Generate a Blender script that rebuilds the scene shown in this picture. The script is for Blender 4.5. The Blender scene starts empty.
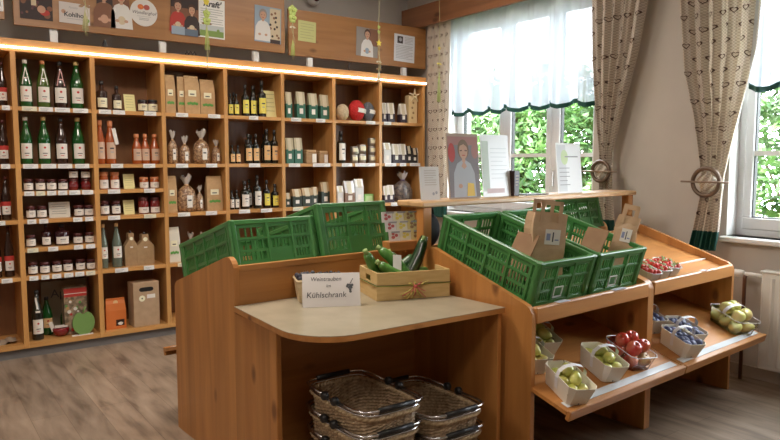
import bpy, math, random
from mathutils import Vector, Matrix
random.seed(7)
S = bpy.context.scene
C = S.collection
PI = math.pi

# ------------------------------------------------------------------ camera
cam_d = bpy.data.cameras.new('camera'); cam = bpy.data.objects.new('camera', cam_d); C.objects.link(cam)
cam_d.sensor_width = 36.0; cam_d.lens = 36.0 * 664.3 / 780.0; cam_d.clip_start = .02
cam.location = (0, 0, 1.33)
cam.rotation_euler = (math.radians(90 - 5.1), 0, math.radians(-36.42))
S.camera = cam
# ------------------------------------------------------------------ world, sun, lamps, exposure
W = bpy.data.worlds.new('world'); S.world = W; W.use_nodes = True
wn = W.node_tree.nodes; wl = W.node_tree.links
bg = wn['Background']; bg.inputs[0].default_value = (.86, .94, 1.0, 1); bg.inputs[1].default_value = 17.0
def lamp(name, kind, loc, rot, energy, color, size=None, size_y=None, portal=False):
    d = bpy.data.lights.new(name, kind); d.energy = energy; d.color = color
    if kind == 'AREA':
        d.shape = 'RECTANGLE'; d.size = size; d.size_y = size_y
        d.cycles.is_portal = portal
    o = bpy.data.objects.new(name, d); C.objects.link(o); o.location = loc; o.rotation_euler = rot
    return o
sun = lamp('sun', 'SUN', (0, 0, 10), (math.radians(38), 0, math.radians(-70)), 3.2, (1, .95, .85)); sun.data.angle = .03
WARM = (1.0, .90, .80)
lamp('ceiling_light', 'AREA', (.9, 2.9, 3.0), (0, 0, 0), 50, WARM, 1.2, .6)
lamp('ceiling_light', 'AREA', (2.9, 3.6, 3.0), (0, 0, 0), 22, WARM, 1.2, .6)
lamp('ceiling_light', 'AREA', (.6, .2, 3.0), (0, 0, 0), 20, WARM, 1.2, .6)
lamp('ceiling_light', 'AREA', (-2.0, 1.5, 3.0), (0, 0, 0), 34, WARM, 1.2, .6)
for (y0, y1) in ((3.1, 4.72), (.55, 2.07)):
    lamp('window_portal', 'AREA', (4.46, (y0 + y1) / 2, 1.6), (0, math.radians(90), 0), 1, (1, 1, 1), 1.9, y1 - y0, portal=True)
S.view_settings.view_transform = 'Standard'; S.view_settings.look = 'None'
S.view_settings.gamma = 1; S.view_settings.use_curve_mapping = False
S.view_settings.exposure = 0.22

# ------------------------------------------------------------------ materials
MATS = {}
def pmat(name, color, rough=.6, metal=0, coat=0, trans=0, emit=None, es=0, spec=None, sss=0, alpha=1):
    if name in MATS: return MATS[name]
    m = bpy.data.materials.new(name); m.use_nodes = True
    b = m.node_tree.nodes['Principled BSDF']
    b.inputs['Base Color'].default_value = (*color, 1); b.inputs['Roughness'].default_value = rough
    b.inputs['Metallic'].default_value = metal; b.inputs['Coat Weight'].default_value = coat
    b.inputs['Transmission Weight'].default_value = trans
    if spec is not None: b.inputs['Specular IOR Level'].default_value = spec
    if alpha < 1: b.inputs['Alpha'].default_value = alpha
    if emit: b.inputs['Emission Color'].default_value = (*emit, 1); b.inputs['Emission Strength'].default_value = es
    MATS[name] = m; return m
def noisy(name, c1, c2, scale=8, rough=.6, stretch=(1, 1, 1), detail=4, bump=0, coat=0, lo=.35, hi=.65):
    if name in MATS: return MATS[name]
    m = pmat(name, c1, rough, coat=coat); nt = m.node_tree; N = nt.nodes; L = nt.links; b = N['Principled BSDF']
    tc = N.new('ShaderNodeTexCoord'); mp = N.new('ShaderNodeMapping'); mp.inputs['Scale'].default_value = stretch
    no = N.new('ShaderNodeTexNoise'); no.inputs['Scale'].default_value = scale; no.inputs['Detail'].default_value = detail
    cr = N.new('ShaderNodeValToRGB'); cr.color_ramp.elements[0].color = (*c1, 1); cr.color_ramp.elements[1].color = (*c2, 1)
    cr.color_ramp.elements[0].position = lo; cr.color_ramp.elements[1].position = hi
    L.new(tc.outputs['Object'], mp.inputs[0]); L.new(mp.outputs[0], no.inputs['Vector']); L.new(no.outputs['Fac'], cr.inputs[0]); L.new(cr.outputs[0], b.inputs['Base Color'])
    if bump:
        bu = N.new('ShaderNodeBump'); bu.inputs['Strength'].default_value = bump; bu.inputs['Distance'].default_value = .01
        L.new(no.outputs['Fac'], bu.inputs['Height']); L.new(bu.outputs[0], b.inputs['Normal'])
    return m
def wood(name, light, dark, axis='x', rough=.42, knots=True, board=.11, coat=.15):
    """pine: long grain streaks along one axis, glued boards of slightly different tone, small dark knots"""
    if name in MATS: return MATS[name]
    m = pmat(name, light, rough, coat=coat); nt = m.node_tree; N = nt.nodes; L = nt.links; b = N['Principled BSDF']
    b.inputs['Coat Roughness'].default_value = .3
    tc = N.new('ShaderNodeTexCoord'); mp = N.new('ShaderNodeMapping')
    sc = {'x': (.6, 8, 8), 'y': (8, .6, 8), 'z': (8, 8, .6)}[axis]
    mp.inputs['Scale'].default_value = sc; L.new(tc.outputs['Object'], mp.inputs[0])
    no = N.new('ShaderNodeTexNoise'); no.inputs['Scale'].default_value = 2.2; no.inputs['Detail'].default_value = 6; no.inputs['Distortion'].default_value = .6
    L.new(mp.outputs[0], no.inputs['Vector'])
    cr = N.new('ShaderNodeValToRGB'); e = cr.color_ramp.elements
    e[0].position = .22; e[0].color = (*dark, 1); e[1].position = .68; e[1].color = (*light, 1)
    L.new(no.outputs['Fac'], cr.inputs[0])
    # boards
    mp2 = N.new('ShaderNodeMapping'); k = 1 / board
    mp2.inputs['Scale'].default_value = {'x': (.35, k, k), 'y': (k, .35, k), 'z': (k, k, .35)}[axis]
    L.new(tc.outputs['Object'], mp2.inputs[0])
    sn = N.new('ShaderNodeVectorMath'); sn.operation = 'FLOOR'; L.new(mp2.outputs[0], sn.inputs[0])
    wn_ = N.new('ShaderNodeTexWhiteNoise'); wn_.noise_dimensions = '3D'; L.new(sn.outputs[0], wn_.inputs[0])
    mr = N.new('ShaderNodeMapRange'); mr.inputs[3].default_value = .86; mr.inputs[4].default_value = 1.08; L.new(wn_.outputs['Value'], mr.inputs[0])
    mx = N.new('ShaderNodeMix'); mx.data_type = 'RGBA'; mx.blend_type = 'MULTIPLY'; mx.inputs[0].default_value = 1
    L.new(cr.outputs[0], mx.inputs[6]); L.new(mr.outputs[0], mx.inputs[7])
    out = mx.outputs[2]
    if knots:
        mp3 = N.new('ShaderNodeMapping'); mp3.inputs['Scale'].default_value = {'x': (2.5, 5, 5), 'y': (5, 2.5, 5), 'z': (5, 5, 2.5)}[axis]
        L.new(tc.outputs['Object'], mp3.inputs[0])
        vo = N.new('ShaderNodeTexVoronoi'); vo.inputs['Scale'].default_value = 1.3; L.new(mp3.outputs[0], vo.inputs['Vector'])
        kr = N.new('ShaderNodeValToRGB'); kr.color_ramp.elements[0].position = .07; kr.color_ramp.elements[0].color = (.28, .2, .15, 1)
        kr.color_ramp.elements[1].position = .17; kr.color_ramp.elements[1].color = (1, 1, 1, 1)
        L.new(vo.outputs['Distance'], kr.inputs[0])
        m2 = N.new('ShaderNodeMix'); m2.data_type = 'RGBA'; m2.blend_type = 'MULTIPLY'; m2.inputs[0].default_value = .8
        L.new(out, m2.inputs[6]); L.new(kr.outputs[0], m2.inputs[7]); out = m2.outputs[2]
    L.new(out, b.inputs['Base Color'])
    return m
PL, PD = (.55, .242, .066), (.38, .145, .034)
wx = wood('pine_along_x', PL, PD, 'x'); wy = wood('pine_along_y', PL, PD, 'y'); wz = wood('pine_along_z', PL, PD, 'z')
shx = wood('shelf_pine_x', (.66, .35, .115), (.48, .22, .062), 'x', knots=False); shz = wood('shelf_pine_z', (.66, .35, .115), (.48, .22, .062), 'z', knots=False)
posterwood = wood('poster_board_pine', (.41, .195, .065), (.29, .125, .038), 'x', board=.2)
railwood = wood('rail_pine', (.66, .42, .21), (.50, .28, .12), 'x', knots=False)
pelwood = wood('pelmet_wood', (.26, .115, .05), (.17, .07, .028), 'y')
white = pmat('white_paper', (.82, .82, .80), .7); offw = pmat('off_white', (.72, .69, .62), .7)
black = pmat('black_plastic', (.012, .012, .013), .4); dgrey = pmat('dark_grey', (.06, .06, .065), .5)
chrome = pmat('chrome', (.75, .75, .76), .2, 1)

# ------------------------------------------------------------------ mesh builder
class MB:
    def __init__(s): s.v = []; s.f = []; s.mi = []; s.m = []; s.sm = []
    def mat(s, m):
        if m is None: return 0
        if m not in s.m: s.m.append(m)
        return s.m.index(m)
    def add(s, vs, fs, m=None, smooth=False, M=None):
        o = len(s.v); k = s.mat(m)
        s.v += [tuple(M @ Vector(p)) if M is not None else tuple(p) for p in vs]
        for f in fs: s.f.append(tuple(i + o for i in f)); s.mi.append(k); s.sm.append(smooth)
        return s
    def box(s, x0, x1, y0, y1, z0, z1, m=None, M=None, b=0):
        if b > 0 and min(x1-x0, y1-y0, z1-z0) > 2.2*b:
            # chamfered box
            vs = []; 
            for (x, sx) in ((x0, 1), (x1, -1)):
                for (y, sy) in ((y0, 1), (y1, -1)):
                    for (z, sz) in ((z0, 1), (z1, -1)):
                        vs += [(x, y+sy*b, z+sz*b), (x+sx*b, y, z+sz*b), (x+sx*b, y+sy*b, z)]
            def I(i, j, k, a): return ((i*2+j)*2+k)*3+a
            fs = [(I(0,0,0,0), I(0,0,1,0), I(0,1,1,0), I(0,1,0,0)), (I(1,0,0,0), I(1,1,0,0), I(1,1,1,0), I(1,0,1,0)),
                  (I(0,0,0,1), I(1,0,0,1), I(1,0,1,1), I(0,0,1,1)), (I(0,1,0,1), I(0,1,1,1), I(1,1,1,1), I(1,1,0,1)),
                  (I(0,0,0,2), I(0,1,0,2), I(1,1,0,2), I(1,0,0,2)), (I(0,0,1,2), I(1,0,1,2), I(1,1,1,2), I(0,1,1,2))]
            for i in (0, 1):
                for j in (0, 1): fs.append((I(i,j,0,0), I(i,j,1,0), I(i,j,1,1), I(i,j,0,1)))
                for k in (0, 1): fs.append((I(i,0,k,0), I(i,1,k,0), I(i,1,k,2), I(i,0,k,2)))
            for j in (0, 1):
                for k in (0, 1): fs.append((I(0,j,k,1), I(1,j,k,1), I(1,j,k,2), I(0,j,k,2)))
            for i in (0, 1):
                for j in (0, 1):
                    for k in (0, 1): fs.append((I(i,j,k,0), I(i,j,k,1), I(i,j,k,2)))
            return s.add(vs, fs, m, False, M)
        vs = [(x0,y0,z0),(x1,y0,z0),(x1,y1,z0),(x0,y1,z0),(x0,y0,z1),(x1,y0,z1),(x1,y1,z1),(x0,y1,z1)]
        return s.add(vs, [(0,3,2,1),(4,5,6,7),(0,1,5,4),(1,2,6,5),(2,3,7,6),(3,0,4,7)], m, False, M)
    def prism(s, pts, a0, a1, axis='x', m=None, M=None, smooth=False):
        n = len(pts)
        def P(p, a): return {'x': (a, p[0], p[1]), 'y': (p[0], a, p[1]), 'z': (p[0], p[1], a)}[axis]
        vs = [P(p, a0) for p in pts] + [P(p, a1) for p in pts]
        fs = [tuple(range(n))[::-1], tuple(range(n, 2*n))] + [(i, (i+1) % n, n+(i+1) % n, n+i) for i in range(n)]
        return s.add(vs, fs, m, smooth, M)
    def lathe(s, prof, n=20, m=None, M=None, sx=1, sy=1, cap=True, smooth=True):
        vs = []; fs = []
        for (r, z) in prof:
            for i in range(n):
                t = 2*PI*i/n; vs.append((r*sx*math.cos(t), r*sy*math.sin(t), z))
        for j in range(len(prof)-1):
            for i in range(n): fs.append((j*n+i, j*n+(i+1) % n, (j+1)*n+(i+1) % n, (j+1)*n+i))
        if cap: fs.append(tuple(range(n))[::-1]); fs.append(tuple(range((len(prof)-1)*n, len(prof)*n)))
        return s.add(vs, fs, m, smooth, M)
    def tube(s, pts, r, n=8, m=None, M=None, closed=False, flat=None):
        pts = [Vector(p) for p in pts]; N = len(pts); vs = []; fs = []; up = Vector((0, 0, 1)); prev = None
        for i, p in enumerate(pts):
            if closed: t = pts[(i+1) % N] - pts[i-1]
            else: t = pts[min(i+1, N-1)] - pts[max(i-1, 0)]
            t.normalize()
            a = prev if prev is not None else (up if abs(t.z) < .9 else Vector((1, 0, 0)))
            a = (a - t*a.dot(t)).normalized(); prev = a; b = t.cross(a)
            rr = r[i] if isinstance(r, (list, tuple)) else r
            ra, rb = (rr, rr) if flat is None else (rr*flat, rr)
            for k in range(n):
                q = 2*PI*k/n; vs.append(p + a*ra*math.cos(q) + b*rb*math.sin(q))
        for i in range(N if closed else N-1):
            j = (i+1) % N
            for k in range(n): fs.append((i*n+k, i*n+(k+1) % n, j*n+(k+1) % n, j*n+k))
        if not closed: fs.append(tuple(range(n))[::-1]); fs.append(tuple(range((N-1)*n, N*n)))
        return s.add(vs, fs, m, True, M)
    def grid(s, fn, nu, nv, m=None, M=None, smooth=True, wrap=False):
        vs = [fn(i/nu, j/nv) for j in range(nv+1) for i in range(nu+1)]; k = nu+1
        fs = [(j*k+i, j*k+i+1, (j+1)*k+i+1, (j+1)*k+i) for j in range(nv) for i in range(nu)]
        return s.add(vs, fs, m, smooth, M)
    def ball(s, c, r, n=14, m=None, sx=1, sy=1, sz=1, M=None, bump=0):
        k = n//2+1; vs = []; fs = []
        for j in range(k+1):
            ph = PI*j/k
            for i in range(n):
                t = 2*PI*i/n; q = 1 + (bump*random.uniform(-1, 1) if bump else 0)
                vs.append((c[0]+r*sx*q*math.sin(ph)*math.cos(t), c[1]+r*sy*q*math.sin(ph)*math.sin(t), c[2]+r*sz*q*math.cos(ph)))
        for j in range(k):
            for i in range(n): fs.append((j*n+i, (j+1)*n+i, (j+1)*n+(i+1) % n, j*n+(i+1) % n))
        return s.add(vs, fs, m, True, M)
    def mesh(s, name):
        me = bpy.data.meshes.new(name); me.from_pydata(s.v, [], s.f)
        for m in s.m: me.materials.append(m)
        if len(s.m) > 1: me.polygons.foreach_set('material_index', s.mi)
        me.polygons.foreach_set('use_smooth', s.sm); me.update(); return me
    def build(s, name, m=None, parent=None, loc=None, rot=None):
        if m is not None and not s.m: s.m = [m]
        o = bpy.data.objects.new(name, s.mesh(name)); C.objects.link(o)
        if parent is not None: o.parent = parent
        if loc: o.location = loc
        if rot: o.rotation_euler = rot
        return o
def tag(o, label=None, cat=None, group=None, kind=None):
    if label: o['label'] = label
    if cat: o['category'] = cat
    if group: o['group'] = group
    if kind: o['kind'] = kind
    return o
def thing(name, label, cat, loc=(0, 0, 0), rz=0, group=None, rot=None, parent=None):
    o = bpy.data.objects.new(name, None); o.empty_display_size = .05; C.objects.link(o)
    o.location = loc; o.rotation_euler = rot if rot else (0, 0, rz)
    return tag(o, label, cat, group)
def struct(name, mb, m=None): return tag(mb.build(name, m), kind='structure')
def dup(o, parent=None):
    c = o.copy(); C.objects.link(c)
    if parent is not None: c.parent = parent
    for ch in list(o.children): dup(ch, c)
    return c
def textmesh(mb, body, x, z, size, m, M=None, shear=0, y=0, align='CENTER', sx=1, bold=0):
    """adds lettering lying in the local xz plane, facing -y"""
    cu = bpy.data.curves.new('t', 'FONT'); cu.body = body; cu.size = size; cu.align_x = align; cu.shear = shear; cu.offset = bold
    o = bpy.data.objects.new('t', cu); C.objects.link(o)
    dg = bpy.context.evaluated_depsgraph_get(); dg.update()
    me = bpy.data.meshes.new_from_object(o.evaluated_get(dg))
    vs = [(x + v.co.x*sx, y, z + v.co.y) for v in me.vertices]; fs = [tuple(p.vertices) for p in me.polygons]
    mb.add(vs, fs, m, False, M)
    bpy.data.objects.remove(o); bpy.data.curves.remove(cu); bpy.data.meshes.remove(me)
def disc(mb, x, z, r, m, y=0, rz=None, n=16, M=None):
    rz = rz or r
    mb.add([(x+r*math.cos(2*PI*i/n), y, z+rz*math.sin(2*PI*i/n)) for i in range(n)], [tuple(range(n))], m, False, M)
def rect(mb, x0, x1, z0, z1, m, y=0, M=None): mb.add([(x0,y,z0),(x1,y,z0),(x1,y,z1),(x0,y,z1)], [(0,1,2,3)], m, False, M)
def poly(mb, pts, m, y=0, M=None): mb.add([(p[0],y,p[1]) for p in pts], [tuple(range(len(pts)))], m, False, M)

# ------------------------------------------------------------------ room shell
SY = 4.99      # front plane of the wall shelf
WY = 5.36      # wall behind the shelf
WX = 4.17      # inner face of the window wall
CH = 3.05
# floor: weathered laminate planks running along y
fm = pmat('floor_laminate', (.3, .22, .16), .45); nt = fm.node_tree; N = nt.nodes; L = nt.links; b = N['Principled BSDF']
tc = N.new('ShaderNodeTexCoord'); mp = N.new('ShaderNodeMapping'); mp.inputs['Rotation'].default_value = (0, 0, math.radians(90)); L.new(tc.outputs['Object'], mp.inputs[0])
br = N.new('ShaderNodeTexBrick'); br.inputs['Scale'].default_value = 1; br.inputs['Brick Width'].default_value = 1.25; br.inputs['Row Height'].default_value = .16
br.inputs['Mortar Size'].default_value = .0012; br.offset = .37
br.inputs['Color1'].default_value = (.86, .86, .86, 1); br.inputs['Color2'].default_value = (1.12, 1.1, 1.08, 1); br.inputs['Mortar'].default_value = (.6, .55, .5, 1)
L.new(mp.outputs[0], br.inputs['Vector'])
mpn = N.new('ShaderNodeMapping'); mpn.inputs['Scale'].default_value = (9, 1.6, 1); L.new(tc.outputs['Object'], mpn.inputs[0])
n1 = N.new('ShaderNodeTexNoise'); n1.inputs['Scale'].default_value = 1.6; n1.inputs['Detail'].default_value = 8; n1.inputs['Distortion'].default_value = .35; L.new(mpn.outputs[0], n1.inputs['Vector'])
cr = N.new('ShaderNodeValToRGB'); e = cr.color_ramp.elements; e[0].position = .28; e[0].color = (.125, .088, .062, 1); e[1].position = .72; e[1].color = (.36, .275, .205, 1)
e2 = e.new(.5); e2.color = (.27, .20, .145, 1)
L.new(n1.outputs['Fac'], cr.inputs[0])
mx = N.new('ShaderNodeMix'); mx.data_type = 'RGBA'; mx.blend_type = 'MULTIPLY'; mx.inputs[0].default_value = 1
L.new(cr.outputs[0], mx.inputs[6]); L.new(br.outputs['Color'], mx.inputs[7]); L.new(mx.outputs[2], b.inputs['Base Color'])
struct('floor', MB().box(-4, WX+.3, -3.2, WY+.1, -.1, 0), fm)
wallm = noisy('wall_plaster', (.50, .455, .41), (.54, .49, .44), 3, .85)
wallg = noisy('wall_plaster_grey', (.52, .49, .455), (.55, .52, .485), 3, .85)
whitewall = pmat('white_reveal', (.8, .79, .77), .6)
struct('ceiling', MB().box(-4, WX+.3, -3.2, WY+.1, CH, CH+.1), pmat('ceiling_white', (.75, .73, .70), .8))
struct('wall_back', MB().box(-4, WX+.3, WY, WY+.1, 0, CH), wallg)
struct('wall_left', MB().box(-4.1, -4, -3.2, WY+.1, 0, CH), wallm)
struct('wall_front', MB().box(-4, WX+.3, -3.3, -3.2, 0, CH), wallm)
WIN = [(.55, 2.09, .86, 2.60), (3.10, 4.74, .86, 2.60)]
mb = MB(); y = -3.2
for (y0, y1, z0, z1) in WIN:
    mb.box(WX, WX+.3, y, y0, 0, CH); mb.box(WX, WX+.3, y0, y1, 0, z0); mb.box(WX, WX+.3, y0, y1, z1, CH); y = y1
mb.box(WX, WX+.3, y, WY+.1, 0, CH)
struct('wall_right', mb, wallm)
frame = pmat('window_frame_white', (.78, .79, .80), .35); rubber = pmat('window_gasket', (.02, .02, .02), .6)
gm = bpy.data.materials.new('window_glass'); gm.use_nodes = True; nt = gm.node_tree; nt.nodes.clear()
o_ = nt.nodes.new('ShaderNodeOutputMaterial'); t_ = nt.nodes.new('ShaderNodeBsdfTransparent'); g_ = nt.nodes.new('ShaderNodeBsdfGlossy'); g_.inputs['Roughness'].default_value = .02
ms = nt.nodes.new('ShaderNodeMixShader'); ms.inputs[0].default_value = .05
nt.links.new(t_.outputs[0], ms.inputs[1]); nt.links.new(g_.outputs[0], ms.inputs[2]); nt.links.new(ms.outputs[0], o_.inputs[0])
def casement(root, y0, y1, z0, z1, X, muntin, handle=0):
    s = .055
    f = MB()
    f.box(X, X+.06, y0, y1, z0, z0+s+.02, b=.006); f.box(X, X+.06, y0, y1, z1-s, z1, b=.006)
    f.box(X, X+.06, y0, y0+s, z0+s+.02, z1-s, b=.006); f.box(X, X+.06, y1-s, y1, z0+s+.02, z1-s, b=.006)
    if muntin: f.box(X+.01, X+.05, y0+s, y1-s, muntin-.015, muntin+.015)
    f = f.build('sash', frame, root)
    gk = MB(); a, c, d, e = y0+s, y1-s, z0+s+.02, z1-s
    gk.box(X+.012, X+.048, a, a+.006, d, e); gk.box(X+.012, X+.048, c-.006, c, d, e); gk.box(X+.012, X+.048, a, c, d, d+.006); gk.box(X+.012, X+.048, a, c, e-.006, e)
    gk.build('gasket', rubber, f)
    MB().box(X+.027, X+.033, a, c, d, e).build('pane', gm, f)
    if handle:
        h = MB(); h.box(X-.012, X, handle-.014, handle+.014, 1.19, 1.26, b=.004); h.box(X-.03, X-.014, handle-.009, handle+.009, 1.12, 1.24, b=.004); h.box(X-.03, X, handle-.008, handle+.008, 1.22, 1.236)
        h.build('window_handle', pmat('handle_white', (.7, .7, .7), .3), f)
def window(name, y0, y1, z0, z1, splits, munt, handles):
    r = bpy.data.objects.new(name, None); C.objects.link(r); r.location = (0, 0, 0); r['kind'] = 'structure'
    X = WX+.12; t = .06
    f = MB(); f.box(X-.005, X+.08, y0, y1, z0, z0+t); f.box(X-.005, X+.08, y0, y1, z1-t, z1); f.box(X-.005, X+.08, y0, y0+t, z0+t, z1-t); f.box(X-.005, X+.08, y1-t, y1, z0+t, z1-t)
    for q in splits: f.box(X-.005, X+.08, q-.035, q+.035, z0+t, z1-t)
    f.build('window_frame', frame, r)
    e = [y0+t] + sum([[q-.035, q+.035] for q in splits], []) + [y1-t]
    for i in range(0, len(e), 2): casement(r, e[i]-.02, e[i+1]+.02, z0+t-.02, z1-t+.02, X-.012, munt, handles.get(i//2, 0))
    rv = MB(); rv.box(WX, X, y1-.004, y1+.0, z0, z1); rv.box(WX, X, y0, y0+.004, z0, z1)
    rv.build('window_reveal', whitewall, r)
    MB().box(WX-.05, X, y0-.04, y1+.02, z0-.035, z0+.0, b=.008).build('window_sill', pmat('sill_white', (.82, .82, .81), .3), r)
window('window_1', 3.10, 4.74, .86, 2.60, (3.58, 4.11), 1.375, {0: 3.56})
window('window_2', .55, 2.09, .86, 2.60, (1.3,), 1.375, {})
bm_ = pmat('baseboard_wood', (.42, .36, .30), .5)
struct('baseboard_right', MB().box(WX-.015, WX, -3.2, WY, 0, .07), bm_)
# ------------------------------------------------------------------ outside the windows
leafm = noisy('hedge_leaf', (.025, .08, .015), (.11, .22, .05), 3.0, .5)
leafm2 = noisy('shrub_leaf_light', (.07, .16, .035), (.30, .42, .17), 3.0, .5)
bark = noisy('bark', (.09, .06, .04), (.16, .11, .07), 12, .9)
tag(MB().box(WX+.3, 16, -8, 14, -.5, -.35).build('lawn', noisy('lawn_green', (.09, .16, .04), (.14, .24, .06), 4, .9)), kind='structure')
def bush(x, y, w, d, h, label, m, n, seed, leaf=.05):
    rnd = random.Random(seed)
    r = thing('bush', label, 'bush', (x, y, -.35), group='bushes outside the windows')
    tr = MB()
    for k in range(6):
        a = rnd.uniform(0, 2*PI); tr.tube([(0, 0, 0), (.15*w*math.cos(a), .2*w*math.sin(a), h*.4), (.3*d*math.cos(a), .4*w*math.sin(a), h*.8)], [.03, .02, .008], 6)
    tr.build('stem', bark, r)
    vs = []; fs = []
    for k in range(n):
        a = rnd.uniform(0, 2*PI); u = rnd.uniform(-1, 1); rr = rnd.uniform(.55, 1) ** .5
        lump = 1 + .18*math.sin(3*a+seed) * math.cos(4*u*2+seed)
        p = Vector((math.cos(a)*math.sqrt(1-u*u)*d/2*rr*lump, math.sin(a)*math.sqrt(1-u*u)*w/2*rr*lump, h/2 + u*h/2*rr*lump))
        q = Vector((rnd.gauss(0, 1), rnd.gauss(0, 1), rnd.gauss(0, .6))).normalized(); t = q.cross(Vector((rnd.gauss(0, 1), rnd.gauss(0, 1), rnd.gauss(0, 1)))).normalized()
        s = leaf*rnd.uniform(.6, 1.4); o = len(vs)
        vs += [p-q*s, p+t*s*.4, p+q*s, p-t*s*.4]; fs.append((o, o+1, o+2, o+3))
    f = MB(); f.add(vs, fs, m); f.build('foliage', m, r)
bush(7.4, 7.75, 2.1, 1.6, 2.95, 'tall dark green bush outside the left window, behind the portrait poster', leafm, 15000, 1, .065)
bush(6.9, 5.75, 2.05, 1.5, 2.75, 'broad leafy green bush seen through the middle of the left window', leafm, 15000, 2, .06)
bush(7.6, 9.9, 2.4, 1.6, 2.75, 'dark bush outside at the far left end of the left window', leafm, 10000, 3, .065)
bush(6.4, 3.85, 1.75, 1.2, 2.6, 'bright green bush outside at the right edge of the left window', leafm2, 9000, 4, .055)
bush(6.9, 1.9, 2.1, 1.3, 2.3, 'pale sunlit bush seen low through the right window', leafm2, 8000, 5, .05)
bush(8.8, 3.2, 2.6, 1.6, 2.9, 'taller bush behind the pale one outside the right window', leafm, 7000, 6, .07)

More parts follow.
